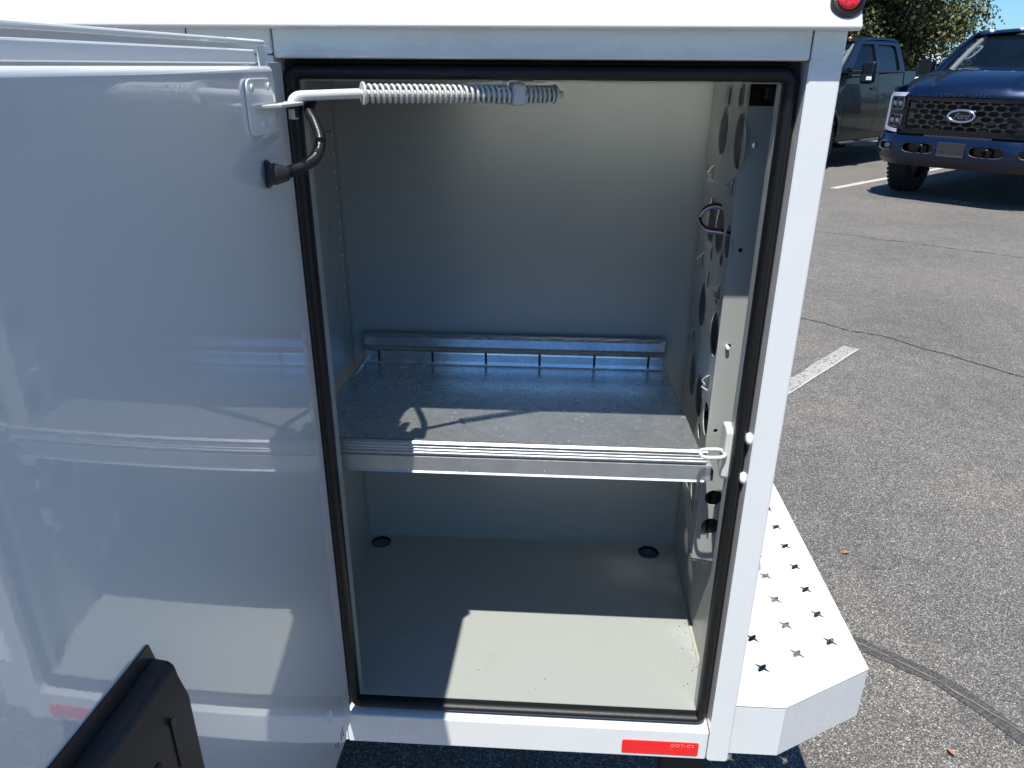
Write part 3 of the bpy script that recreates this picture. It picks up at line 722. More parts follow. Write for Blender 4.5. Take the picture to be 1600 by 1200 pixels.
bk = G().prism(brp, 'x', 0.0001, 0.0024).obj('stay_bracket', 'white', dr, bevel=0.0008)
for (y, z) in ((-0.163, -0.0255), (-0.126, -0.0250), (-0.146, -0.0560), (-0.128, -0.0545)):
    G().lathe([(0.0040, 0), (0.0038, 0.0012), (0.0026, 0.0019), (0.0011, 0.0019), (0.0009, 0.0008), (0, 0.0008)], (0.0024, y, z), (1, 0, 0), 14).obj('rivet_or_lit_dot', 'white', bk, smooth=40)
G().prism([(0.0024, -0.1600), (0.0170, -0.1350), (0.0180, -0.0830), (0.0140, -0.0690), (0.0020, -0.0660), (-0.0030, -0.0760), (0.0024, -0.1130)], 'z', -0.0430, -0.0398).obj('bracket_tongue', 'rod', bk, bevel=0.0008)
G().lathe([(0.0062, 0), (0.0062, 0.0035), (0.0050, 0.004), (0.0050, 0.012), (0, 0.012)], (0.0060, -0.0780, -0.0427), (0, 0, -1), 18).obj('bushing', 'plastic', bk, smooth=40)
G().lathe([(0.0120, 0.0), (0.0130, 0.002), (0.0120, 0.0040), (0.0095, 0.0045), (0.0100, 0.009), (0.0080, 0.016), (0.0065, 0.021), (0.0050, 0.022), (0, 0.022)], (0.0001, -0.1500, -0.1000), Vector((0.80, 0.6, -0.05)), 28).obj('grommet', 'plastic', dr, smooth=40)
# black latch cover
cv = [(0.0003, -0.3960), (0.0040, -0.3970), (0.0130, -0.3980), (0.0170, -0.4020), (0.0185, -0.4120), (0.0235, -0.4300), (0.0240, -0.6800), (0.0003, -0.6900)]
lcm = G().prism(cv, 'y', -DW + 0.01, -0.4500).mesh('latch_cover')
co = link_mesh('latch_cover', lcm, 'plastic', dr, bevel=0.0055, seg=4, smooth=40)
G().prism([(-DW + 0.01, -0.3955), (-DW + 0.01, -0.3760), (-0.4520, -0.3840), (-0.4470, -0.4050)], 'x', 0.0002, 0.0016).obj('cover_flange', 'plastic', co)
G().lathe([(0.0036, 0), (0.0036, 0.0010), (0.0026, 0.0012), (0, 0.0002)], (0.0236, -0.5000, -0.4450), (1, 0, 0), 20).obj('cover_hole', 'dark', co, smooth=40)
G().box(0.0240, 0.0250, -0.4790, -0.4740, -0.470, -0.425).obj('raised_bar', 'plastic', co, bevel=0.0006)
for (y, z, q) in ((-0.118, -0.835, .003), (-0.124, -0.842, .005), (-0.116, -0.846, .003), (-0.138, -0.842, .0035), (-0.146, -0.835, .003)):
    G().box(-0.0002, 0.0002, y - 0.0009, y + 0.0009, z - q * 1.4, z + q * 1.4).obj('drain_slot', 'dark', pan)
ringtube((0.0002, -0.155, -0.772), (0, 1, 0), (0, 0, 1), 0.006, 0.0078, 0.0005).obj('plug_rim', 'white', pan, smooth=60)

# --------------------------------------------------------------- hold-open stay: rod, spring, pivot
A = Vector((0.0430, -0.0780, -0.0352)); B = Vector((0.1035, -0.041, -0.0330)); Cc = Vector((0.2580, 0.0345, -0.0352)); D = Vector((0.2985, 0.0540, -0.0355))
ax = (D - A).normalized()
rodp = [Vector((0.0415, -0.0785, -0.0560)), Vector((0.0415, -0.0785, -0.0450))] + bez([(0.0415, -0.0785, -0.0430), (0.0425, -0.0780, -0.0385), (0.0465, -0.0755, -0.0352), (0.0530, -0.0720, -0.0345)], 5)
rodp += [B - ax * 0.004]
rod = G().tube(rodp, 0.0049, 12).obj('door_stay', 'rod', truck, L0, smooth=50)
rod['label'] = 'bent grey stay rod with coil spring that holds the door open'
G().tube([B - ax * 0.0045, D + ax * 0.010], 0.0036, 12).obj('stay_rod', 'rod', rod, smooth=50)
G().tube([B - ax * 0.001, B + ax * 0.0012], 0.0112, 24).obj('washer', 'rod', rod)
G().tube([D - ax * 0.001, D + ax * 0.0015], 0.0102, 24).obj('washer', 'rod', rod)
def coil(p0, p1, turns, r, wr, name):
    d = (p1 - p0); t = d.normalized(); u = t.cross(Vector((0, 0, 1))).normalized(); w = t.cross(u); n = int(turns * 16)
    G().tube([p0 + d * (i / n) + (u * math.cos(2 * PI * turns * i / n) + w * math.sin(2 * PI * turns * i / n)) * r for i in range(n + 1)], wr, 7).obj(name, 'rod', rod, smooth=60)
coil(B + ax * 0.002, Cc - ax * 0.007, 27, 0.0083, 0.00155, 'coil_spring')
coil(Cc + ax * 0.008, D - ax * 0.001, 6.5, 0.0080, 0.00155, 'coil_spring')
pv = G(); pv.box(-0.0085, 0.0085, -0.0085, 0.0085, -0.0115, 0.012)
pvo = pv.obj('pivot_block', 'rod', rod, bevel=0.004, seg=3, smooth=40); pvo.location = Cc; pvo.rotation_euler = (0, 0, math.atan2(ax.y, ax.x))
G().box(-0.015, 0.015, -0.010, 0.012, 0.0125, 0.0165).obj('pivot_foot', 'rod', pvo, bevel=0.002)

# --------------------------------------------------------------- corrugated wiring loop to the door
def corr(pts, r0, name, par):
    P_ = bez(pts, 40); R = [r0 * (1.0 + 0.17 * math.sin(i * 1.26)) for i in range(len(P_))]
    return G().tube(P_, R, 12).obj(name, 'loom', par, smooth=70)
lp = corr([(0.0460, -0.130, -0.1012), (0.0535, -0.115, -0.0985), (0.0600, -0.080, -0.0925), (0.0560, -0.045, -0.0790), (0.0420, -0.012, -0.0640), (0.0250, 0.025, -0.0530), (0.0180, 0.070, -0.040)], 0.0050, 'door_wiring_loop', truck)
lp.location = L0
lp['label'] = 'black corrugated wiring conduit looping from door to jamb'
for k, (p_, q_) in enumerate((((0.0505, -0.122, -0.1000), (0.0545, -0.112, -0.0983)), ((0.0598, -0.078, -0.0922), (0.0590, -0.069, -0.0893)))):
    G().tube([p_, q_], 0.0061, 12).obj('tape_wrap', 'plastic', lp, smooth=60)

# ================================================================== PICKUPS
def surf(name, fn, us, vs_, m, par, thick=0.0, **kw):
    """a curved sheet fn(u, v) -> point on a grid, optional thickness"""
    nu, nv = len(us), len(vs_)
    v = [fn(a, b) for a in us for b in vs_]
    f = [(i * nv + j, (i + 1) * nv + j, (i + 1) * nv + j + 1, i * nv + j + 1) for i in range(nu - 1) for j in range(nv - 1)]
    g_ = G().add(v, f); me_ = g_.mesh(name)
    o_ = link_mesh(name, me_, m, par, **kw)
    if thick:
        md = o_.modifiers.new('solid', 'SOLIDIFY'); md.thickness = thick; md.offset = -1
    return o_
def lin(a, b, n): return [a + (b - a) * i / n for i in range(n + 1)]
def pickup(paint, loc, ang, label, name='parked_pickup', group='pickup trucks parked across the lot'):
    root = empty(name, loc, ang); tag(root, label, 'pickup truck', group)
    HW = 0.97
    AX, WB = -0.98, 4.05
    RX = AX - WB
    # ---- side sheets with wheel arches
    def side_y(z, x):        # tumblehome of the body side
        b = 0.0
        if z > 0.95: b = (z - 0.95) * 0.10
        if z < 0.70: b = (0.70 - z) * 0.12
        f = max(0.0, x + 0.42) ; b += f * f * 0.55
        return HW - b
    def arch(cx, r, z0):
        out = []
        for i in range(13):
            a = PI * i / 12; out.append((cx - r * math.cos(a) * -1, 0.40 + r * math.sin(a)))
        return out
    fen = [(-0.37, 0.79), (-0.37, 0.72), (-0.46, 0.60)]
    r = 0.50
    fen += [(AX + r * math.cos(a), 0.42 + r * math.sin(a)) for a in [math.radians(q) for q in (20, 40, 60, 80, 100, 120, 140, 160)]]
    fen += [(AX - r, 0.50), (-1.52, 0.50), (-1.52, 1.36), (-1.46, 1.37), (-1.0, 1.305), (-0.5, 1.255), (-0.37, 1.24)]
    for s in (-1, 1):
        me_ = plate_mesh('fender', fen, [], 0.04, lambda u, v, w, s=s: Vector((u, s * (side_y(v, u) - 0.02 + w), v)), cuts=[('u', -0.3), ('u', -0.6), ('v', 0.7), ('v', 0.95)])
        fd = link_mesh('fender', me_, paint, root, bevel=0.004, smooth=30)
        # arch lip
        pts_ = [(AX + (r + 0.00) * math.cos(a), s * (side_y(0.42 + r * math.sin(a), AX) + 0.004), 0.42 + r * math.sin(a)) for a in [math.radians(q) for q in range(10, 175, 8)]]
        G().tube(pts_, 0.018, 8).obj('arch_lip', 'trim_grey', fd, smooth=60)
        G().box(-1.28, -1.18, s * (HW + 0.0), s * (HW - 0.045), 0.86, 0.92).obj('fender_badge', 'chrome', fd, bevel=0.004)
        # doors
        for (xa, xb, hx) in ((-1.528, -2.600, -2.47), (-2.608, -3.520, -3.40)):
            dd = plate_mesh('door', [(xa, 0.50), (xb, 0.50), (xb, 1.395), (xa, 1.375)], [], 0.04, lambda u, v, w, s=s: Vector((u, s * (side_y(v, u) - 0.02 + w), v)), cuts=[('v', 0.7), ('v', 0.95)])
            do = link_mesh('door', dd, paint, root, bevel=0.004, smooth=30)
            yy = s * (HW - 0.022)
            G().box(hx - 0.11, hx + 0.11, yy - 0.012 + s * 0.015, yy + 0.012 + s * 0.015, 1.145, 1.175).obj('door_handle', paint if paint != 'blue' else 'chrome', do, bevel=0.008, seg=3)
            G().box(hx - 0.05, hx + 0.06, yy - 0.004, yy + 0.004, 1.13, 1.19).obj('handle_cup', 'gloss_black', do, bevel=0.003)
        rk = G().box(-1.47, -3.55, s * (HW - 0.05), s * (HW - 0.10), 0.40, 0.50).obj('rocker', 'gloss_black', root, bevel=0.01)
        G().box(-1.60, -3.45, s * (HW + 0.02), s * (HW - 0.12), 0.365, 0.400).obj('step_board', 'trim_grey', root, bevel=0.015, seg=3)
        # bed side with rear arch
        bs = [(-3.56, 0.55)] + [(RX + 0.5, 0.55)] + [(RX + r * math.cos(a), 0.42 + r * math.sin(a)) for a in [math.radians(q) for q in (20, 40, 60, 80, 100, 120, 140, 160)]] + [(RX - 0.5, 0.58), (-6.30, 0.62), (-6.33, 1.42), (-3.56, 1.42)]
        me_ = plate_mesh('bed_side', bs, [], 0.05, lambda u, v, w, s=s: Vector((u, s * (side_y(v, u) - 0.025 + w), v)), cuts=[('v', 0.7), ('v', 0.95)])
        link_mesh('bed_side', me_, paint, root, bevel=0.006, smooth=30)
        # cab side frame above the belt, with window openings
        def cab(u, v, w, s=s):
            t = (v - 1.38) / (1.88 - 1.38)
            return Vector((u, s * (0.915 - 0.135 * t - 0.05 * max(0, t) ** 3 + w), v))
        frame = [(-1.30, 1.385), (-2.02, 1.855), (-2.25, 1.905), (-3.30, 1.905), (-3.45, 1.86), (-3.56, 1.40)]
        wf = [(-1.66, 1.425), (-2.07, 1.775), (-2.14, 1.800), (-2.52, 1.805), (-2.52, 1.425)]
        wr = [(-2.66, 1.425), (-2.66, 1.805), (-3.22, 1.80), (-3.30, 1.775), (-3.36, 1.425)]
        me_ = plate_mesh('cab_frame', frame, [wf, wr], 0.045, cab, cuts=[('v', 1.55), ('v', 1.7), ('v', 1.82)])
        cf = link_mesh('cab_frame', me_, paint, root, bevel=0.005, smooth=30)
        for wn_, gm in ((wf, 'glass'), (wr, 'glass_dark')):
            me_ = plate_mesh('side_window', [(a, b) for a, b in wn_], [], 0.004, lambda u, v, w, s=s: cab(u, v, w - 0.008, s), cuts=[('v', 1.55), ('v', 1.7)])
            link_mesh('side_window', me_, gm, root)
        G().tube([cab(-1.60, 1.405, 0.02, s), cab(-3.44, 1.405, 0.02, s)], 0.008, 8).obj('belt_moulding', 'gloss_black', cf, smooth=60)
    # ---- hood
    def hood(u, t):
        # u: 0 front .. 1 cowl, t: -1..1 across
        x = -0.13 - 1.30 * u
        hw = (0.80 + 0.13 * min(1, u * 3)) 
        a = abs(t)
        z = 1.205 + 0.225 * (1 - (1 - u) ** 2.0) ** 0.8 if u > 0 else 1.205
        z += 0.030 * (1 - a) ** 0.5 - 0.0 + (0.028 if a < 0.52 else 0.0) * min(1, u * 5) * (1 if a < .48 else (0.52 - a) / .04)
        z -= 0.085 * max(0, (a - 0.80) / 0.2) ** 2
        if u < 0.06: x += 0.0; z -= 0.035 * (1 - u / 0.06) ** 2
        y = t * hw
        x -= 0.16 * a ** 3 * (1 - u)
        return Vector((x, y, z))
    us = [0, .01, .02, .04, .06, .1, .16, .25, .35, .45, .6, .75, .9, 1.0]
    ts = [-1, -.97, -.92, -.86, -.8, -.7, -.6, -.52, -.5, -.48, -.4, -.2, 0, .2, .4, .48, .5, .52, .6, .7, .8, .86, .92, .97, 1]
    hd = surf('hood', lambda a, b: hood(a, b), us, ts, paint, root, smooth=50)
    nose = surf('hood_nose', lambda a, b: Vector((hood(0, b).x - 0.0, hood(0, b).y, hood(0, b).z - a * 0.055)) + Vector((0.012 * math.sin(PI * a), 0, 0)), [0, .33, .66, 1], ts, paint, root, smooth=50)
    for s in (-1, 1):   # shoulder closing hood to fender
        surf('hood_shoulder', lambda a, b, s=s: hood(a, s * 1.0).lerp(Vector((hood(a, s).x, s * (side_y(1.22, hood(a, s).x) - 0.02), min(hood(a, 1).z - 0.03, 1.22 + 0.13 * a))), b), [0, .1, .25, .5, .75, 1.0], [0, .5, 1], paint, root, smooth=50)
    me_ = text_mesh('hood_letter', 'SUPER DUTY', 0.105, 0.006, lambda u, v, w: Vector((-0.122 + w * 0 + 0.0 * u - 0.16 * (abs(u) / 0.8) ** 3 + 0.014 + w, u, 1.176 + v * 0.55)), space=1.25)
    link_mesh('hood_lettering', me_, 'letter', nose)
    # ---- fascia: grille frame, mesh, badge, lamps
    gx = -0.115
    fr = plate_mesh('grille_frame', rrect(-0.70, 0.70, 0.775, 1.150, 0.03), [rrect(-0.655, 0.655, 0.815, 1.120, 0.03)], 0.05, lambda u, v, w: Vector((gx - 0.10 * (abs(u) / 0.8) ** 2 + w, u, v)), cuts=[('u', q) for q in (-.6, -.45, -.3, -.15, 0, .15, .3, .45, .6)])
    gf = link_mesh('grille', fr, 'gloss_black', root, bevel=0.006, smooth=30)
    G().prism([(-0.19, -0.70), (-0.19, 0.70), (-0.28, 0.70), (-0.28, -0.70)], 'z', 0.78, 1.15).obj('grille_backing', 'dark', gf)
    hexes = []
    px_, pz = 0.128, 0.057
    for j in range(6):
        for i in range(-6, 7):
            cx_ = (i + (0.5 if j % 2 else 0)) * px_; cz_ = 0.826 + j * pz
            hw_, hh_ = 0.0605, 0.0258
            if abs(cx_) > 0.59 or (abs(cx_) < 0.185 and abs(cz_ - 0.968) < 0.075): continue
            hexes.append([(cx_ - hw_, cz_), (cx_ - hw_ * .55, cz_ + hh_), (cx_ + hw_ * .55, cz_ + hh_), (cx_ + hw_, cz_), (cx_ + hw_ * .55, cz_ - hh_), (cx_ - hw_ * .55, cz_ - hh_)])
    me_ = plate_mesh('grille_mesh', rrect(-0.66, 0.66, 0.80, 1.135, 0.02), hexes, 0.016, lambda u, v, w: Vector((gx - 0.012 - 0.10 * (abs(u) / 0.8) ** 2 + w, u, v)), cuts=[('u', q) for q in (-.6, -.45, -.3, -.15, 0, .15, .3, .45, .6)])
    link_mesh('grille_mesh', me_, 'grille_edge', gf, bevel=0.004)
    bz = 0.968
    bd = plate_mesh('oval_badge', circle(0, bz, 0.150, 0.066, 40), [], 0.02, lambda u, v, w: Vector((gx + 0.022 + w - 0.01 * (u / .15) ** 2, u, v)), cuts=[('u', -.1), ('u', -.05), ('u', 0), ('u', .05), ('u', .1)])
    link_mesh('badge', bd, 'gloss_black', gf, smooth=30)
    ringtube((gx + 0.030, 0, bz), (0, 1, 0), (0, 0, 1), 0.143, 0.062, 0.015, e=1.0, n=48).obj('badge_ring', 'chrome', gf, smooth=60)
    me_ = text_mesh('badge_script', 'Ford', 0.088, 0.006, lambda u, v, w: Vector((gx + 0.034 + w, u, bz - 0.004 + v)), shear=0.45, space=0.95)
    link_mesh('badge_script', me_, 'grille_edge2', gf)
    for s in (-1, 1):
        def lx(y): return -0.125 - 0.20 * ((abs(y) - 0.6) / 0.35) ** 2 if abs(y) > 0.6 else -0.125
        hl = plate_mesh('headlight', rrect(0.665, 0.945, 0.785, 1.175, 0.03), [], 0.03, lambda u, v, w, s=s: Vector((lx(u) - 0.045 + w, s * u, v)), cuts=[('u', q) for q in (.75, .8, .85, .9)])
        ho = link_mesh('headlight', hl, 'gloss_black', root, smooth=30)
        G().prism([(-0.17, 0.69), (-0.32, 0.90), (-0.50, 0.90), (-0.50, 0.69)], 'z', 0.79, 1.20).obj('lamp_housing', 'dark', ho)
        c_out = [(0.66, 1.195), (0.915, 1.190), (0.955, 1.145), (0.972, 0.770), (0.74, 0.755), (0.74, 0.792), (0.930, 0.805), (0.915, 1.120), (0.890, 1.150), (0.70, 1.152)]
        me_ = plate_mesh('light_strip', c_out, [], 0.03, lambda u, v, w, s=s: Vector((lx(u) - 0.010 + w, s * u, v)), cuts=[('u', q) for q in (.75, .8, .85, .9, .93)])
        link_mesh('light_strip', me_, 'drl', ho, bevel=0.004, smooth=30)
        for zc in (1.075, 0.885):
            me_ = plate_mesh('projector', rrect(0.700, 0.895, zc - 0.072, zc + 0.072, 0.02), [rrect(0.714, 0.881, zc - 0.058, zc + 0.058, 0.016)], 0.03, lambda u, v, w, s=s: Vector((lx(u) - 0.018 + w, s * u, v)), cuts=[('u', .8)])
            pj = link_mesh('projector', me_, 'trim_grey', ho)
            for q in (0.755, 0.840):
                G().lathe([(0.038, 0), (0.033, 0.012), (0.018, 0.019), (0, 0.021)], (lx(q) - 0.036, s * q, zc), (1, 0, 0), 16).obj('lens', 'lamp_glass', ho, smooth=60)
        G().box(-0.07 - 0.05, -0.07, s * 0.600, s * 0.700, 0.80, 0.84).obj('lamp_link', 'gloss_black', gf, bevel=0.006)
    # chin bar with sensor slats between grille and bumper
    G().box(-0.17, -0.085, -0.70, 0.70, 0.752, 0.775).obj('lower_grille_bar', 'gloss_black', root, bevel=0.006)
    for i in range(27):
        y = -0.36 + i * 0.0277
        G().box(-0.088, -0.070, y, y + 0.016, 0.735, 0.752).obj('air_slat', 'trim_grey', root)
    # ---- bumper
    def bx(y): return -0.30 * max(0, (abs(y) - 0.55) / 0.45) ** 2
    bh = [rrect(-0.165, 0.165, 0.540, 0.640, 0.012), rrect(-0.56, -0.20, 0.555, 0.668, 0.03), rrect(0.20, 0.56, 0.555, 0.668, 0.03)]
    bh += [rrect(0.70, 0.88, 0.565, 0.655, 0.02), rrect(-0.88, -0.70, 0.565, 0.655, 0.02)]
    def bumpz(u, v, w):
        zz = (v - 0.6) / 0.13
        return Vector((bx(u) + w - 0.030 * zz * zz, u, v))
    bo_ = [(-0.985, 0.50), (-0.60, 0.475), (-0.3, 0.47), (0.3, 0.47), (0.60, 0.475), (0.985, 0.50), (1.0, 0.55), (0.995, 0.700), (0.97, 0.735), (-0.97, 0.735), (-0.995, 0.700), (-1.0, 0.55)]
    me_ = plate_mesh('bumper', bo_, bh, 0.03, bumpz, cuts=[('u', q / 20) for q in range(-19, 20, 2)] + [('v', q) for q in (.52, .56, .6, .64, .68, .71)])
    bu = link_mesh('bumper', me_, paint, root, bevel=0.004, smooth=40)
    surf('bumper_top', lambda a, b: Vector((bx(b) - 0.045 - a * 0.14, b * (1 - .03 * a), 0.735 + 0.022 * a)), [0, .5, 1], [q / 20 - 0.97 + 0 for q in range(0, 39)] + [0.97], paint, root, smooth=50)
    for q in (-.8, -.5, -.2, 0.1, 0.4, 0.7):
        pass
    surf('bumper_recess', lambda a, b: Vector((bx(b) - 0.07, b, 0.52 + 0.17 * a)), [0, 1], lin(-.96, .96, 12), 'gloss_black', bu)
    surf('chin_valance', lambda a, b: Vector((bx(b) - 0.01 - a * 0.10, b * 0.97, 0.478 - 0.075 * a)), lin(0, 1, 3), lin(-.98, .98, 16), 'plastic', root, smooth=50)
    for s in (-1, 1):
        ringtube((0.0, s * 0.36, 0.585), (0, 1, 0), (0.25, 0, 1), 0.045, 0.055, 0.016).obj('tow_hook', 'gloss_black', root, smooth=60)
        G().lathe([(0.042, 0), (0.040, 0.012), (0.030, 0.018), (0, 0.02)], (bx(0.79) - 0.045, s * 0.79, 0.61), (1, 0, 0), 20).obj('fog_lamp', 'lamp_glass', root, smooth=50)
        ringtube((bx(0.38) - 0.002, s * 0.38, 0.6115), (0, 1, 0), (0, 0, 1), 0.185, 0.060, 0.006, n=40).obj('opening_trim', 'trim_grey', bu, smooth=60)
        ringtube((bx(0.79) + 0.0, s * 0.79, 0.61), (0.25 * -s, 1, 0), (0, 0, 1), 0.095, 0.048, 0.007, n=32).obj('opening_trim', 'trim_grey', bu, smooth=60)
    pb = G().prism(rrect(-0.155, 0.155, 0.535, 0.690, 0.014), 'x', 0.008, 0.022).obj('plate_bracket', 'plate', root, bevel=0.004)
    G().prism(rrect(-0.150, 0.150, 0.545, 0.555, 0.004), 'x', 0.021, 0.027).obj('plate_rib', 'trim_grey', pb)
    for y in (-0.09, 0.09):
        G().prism(rrect(y - 0.035, y + 0.035, 0.585, 0.598, 0.005), 'x', 0.0215, 0.0235).obj('plate_slot', 'dark', pb)
    # ---- windscreen, roof
    def ws(a, b):
        x = -1.34 - 0.72 * a - 0.10 * b * b * (1 - 0.3 * a); y = b * (0.865 - 0.135 * a); z = 1.425 + 0.445 * a - 0.010 * b * b + 0.02 * math.sin(PI * a) - 0.02
        return Vector((x, y, z))
    surf('windscreen', ws, lin(0, 1, 6), lin(-1, 1, 10), 'glass', root, smooth=60)
    def off(p, d): return p + Vector(d)
    for s in (-1, 1):
        pl_ = [ws(a, s) + Vector((0.0, s * 0.02, 0.0)) for a in lin(-0.02, 1.03, 8)]
        G().tube(pl_, 0.030, 8).obj('windscreen_pillar', paint, root, smooth=60)
        ip = [ws(a, s * 0.93) + Vector((-0.06, -s * 0.03, 0.0)) for a in lin(0.02, 0.95, 6)]
        ipo = G().tube(ip, [0.032, .034, .034, .034, .032, .03, .028], 8).obj('pillar_trim', 'cabin_light', root, smooth=60)
        G().tube(bez([ip[2] + Vector((-0.02, -s * .03, 0)), ip[2] + Vector((-0.05, -s * 0.085, 0.02)), ip[4] + Vector((-0.05, -s * 0.085, 0.0)), ip[4] + Vector((-0.02, -s * .03, 0))], 4), 0.012, 6).obj('grab_handle', 'cabin_light', ipo, smooth=60)
    def roof(a, b):
        x = -2.00 - 1.50 * a
        edge = abs(b); hw = 0.775
        z = 1.885 + 0.055 * math.sin(PI * min(1, max(0, (a + 0.06) / 1.15))) ** 0.6 - 0.035 * edge ** 2 - 0.03 * max(0, (edge - 0.85) / 0.15) ** 2
        if a < 0.08: z -= 0.03 * (1 - a / 0.08) ** 2; 
        x -= 0.06 * edge * edge * (1 - a)
        return Vector((x, b * hw, z))
    surf('roof', roof, [0, .02, .05, .08, .15, .3, .5, .7, .85, .95, 1], [-1, -.97, -.93, -.85, -.6, -.3, 0, .3, .6, .85, .93, .97, 1], paint, root, smooth=60)
    for y in (-0.58, -0.22, 0, 0.22, 0.58):
        p_ = roof(0.05, y / 0.775)
        G().lathe([(0.030, 0), (0.028, 0.012), (0.015, 0.022), (0, 0.024)], p_ - Vector((0, 0, .004)), (0.2, 0, 1), 12).obj('clearance_lamp', 'clear_lens' if paint == 'blue' else 'amber', root, smooth=60)
    G().box(-3.53, -3.50, -0.90, 0.90, 0.62, 1.44).obj('cab_back', paint, root, bevel=0.01)
    surf('rear_window', lambda a, b: Vector((-3.53 + 0.10 * a, b * (0.88 - .12 * a), 1.43 + 0.45 * a)), [0, 1], lin(-1, 1, 4), 'glass_dark', root)
    # cowl, wipers
    surf('cowl', lambda a, b: Vector((-1.40 - 0.10 * a - 0.09 * b * b, b * 0.90, 1.418 - 0.004 * a - 0.03 * b * b)), [0, 1], lin(-1, 1, 8), 'plastic', root)
    for y0, y1 in ((-0.66, -0.08), (0.02, 0.62)):
        G().tube([ws(0.02, y0 / .86) + Vector((0.02, 0, 0.015)), ws(0.06, (y0 + y1) / 1.72) + Vector((0.02, 0, 0.02)), ws(0.05, y1 / .86) + Vector((0.02, 0, 0.015))], 0.009, 6).obj('wiper', 'gloss_black', root, smooth=60)
    # cabin
    G().box(-1.66, -1.46, -0.80, 0.80, 1.10, 1.40).obj('dashboard', 'cabin', root, bevel=0.04, seg=3)
    ringtube((-1.80, 0.42, 1.30), (0, 1, 0), (0.35, 0, 0.93), 0.19, 0.19, 0.016, n=32).obj('steering_wheel', 'cabin', root, smooth=60)
    for y in (-0.40, 0.40):
        so = G().box(-2.52, -2.36, y - 0.26, y + 0.26, 0.95, 1.58).obj('front_seat', 'cabin', root, bevel=0.06, seg=3)
        G().box(-2.50, -2.40, y - 0.14, y + 0.14, 1.60, 1.78).obj('headrest', 'cabin', so, bevel=0.04, seg=3)
        G().box(-3.38, -3.26, y - 0.30, y + 0.30, 0.95, 1.60).obj('rear_seat', 'cabin', root, bevel=0.06, seg=3)
    G().box(-1.36, -3.50, -0.88, 0.88, 0.55, 0.62).obj('cab_floor', 'cabin', root)
    G().box(-2.02, -1.95, -0.12, 0.12, 1.735, 1.79).obj('rear_view_mirror', 'gloss_black', root, bevel=0.015)
    G().box(-0.30, -1.38, -0.80, 0.80, 0.55, 1.12).obj('engine_bay', 'dark', root)
    # tailgate, bed floor, tonneau gap
    G().box(-6.33, -6.28, -0.84, 0.84, 0.75, 1.42).obj('tailgate', paint, root, bevel=0.01)
    G().box(-3.56, -6.28, -0.88, 0.88, 0.80, 0.83).obj('bed_floor', 'plastic', root)
    G().box(-6.36, -6.52, -0.92, 0.92, 0.55, 0.72).obj('rear_bumper', 'trim_grey', root, bevel=0.02)
    G().box(-0.40, -6.30, -0.45, -0.35, 0.45, 0.56).obj('chassis_rail', 'dark', root)
    G().box(-0.40, -6.30, 0.35, 0.45, 0.45, 0.56).obj('chassis_rail', 'dark', root)
    G().tube([(AX, -0.72, 0.40), (AX, 0.72, 0.40)], 0.06, 10).obj('front_axle', 'dark', root)
    G().tube([(RX, -0.72, 0.40), (RX, 0.72, 0.40)], 0.07, 10).obj('rear_axle', 'dark', root)
    # wheels
    for x in (AX, RX):
        for s in (-1, 1):
            c = Vector((x, s * 0.955, 0.405)); d = Vector((0, -s, 0))
            tr = G().lathe([(0.235, 0.015), (0.26, 0.0), (0.34, 0.0), (0.385, 0.018), (0.402, 0.05), (0.405, 0.135), (0.402, 0.22), (0.385, 0.255), (0.34, 0.27), (0.235, 0.26)], c, d, 56, closed=True)
            for k in range(44):     # tread lugs
                a = 2 * PI * k / 44
                for (t0, t1, sh_) in ((0.012, 0.075, 0), (0.095, 0.150, .5), (0.170, 0.255, 0)):
                    b = a + sh_ * 2 * PI / 44; vs8 = []
                    for rr_ in (0.398, 0.414):
                        for aa in (b - 0.045, b + 0.045):
                            for tt in (t0, t1):
                                vs8.append(c + d * tt + Vector((math.cos(aa) * rr_, 0, math.sin(aa) * rr_)))
                    tr.add(vs8, [(0, 1, 3, 2), (4, 6, 7, 5), (0, 4, 5, 1), (2, 3, 7, 6), (0, 2, 6, 4), (1, 5, 7, 3)])
            to = tr.obj('tyre', 'tyre', root, smooth=30)
            rm = G().lathe([(0.0, 0.03), (0.06, 0.02), (0.075, 0.05), (0.11, 0.07), (0.20, 0.055), (0.235, 0.005), (0.24, 0.20), (0.0, 0.20)], c, d, 40)
            ro = rm.obj('rim', 'rim', root, smooth=40)
            for k in range(8):
                a = 2 * PI * k / 8; u_ = Vector((math.cos(a), 0, math.sin(a))); w_ = Vector((-math.sin(a), 0, math.cos(a)))
                b0 = c + d * 0.028
                vs8 = [b0 + u_ * 0.06 + w_ * 0.022, b0 + u_ * 0.06 - w_ * 0.022, b0 + u_ * 0.23 - w_ * 0.03 - d * 0.01, b0 + u_ * 0.23 + w_ * 0.03 - d * 0.01]
                vs8 += [p_ + d * 0.03 for p_ in vs8]
                G().add(vs8, [(0, 1, 2, 3), (7, 6, 5, 4), (0, 4, 5, 1), (1, 5, 6, 2), (2, 6, 7, 3), (3, 7, 4, 0)]).obj('spoke', 'rim', ro)
            G().box(x - 0.46, x + 0.46, s * 0.62, s * 0.66, 0.42, 0.95).obj('wheel_well', 'dark', root)
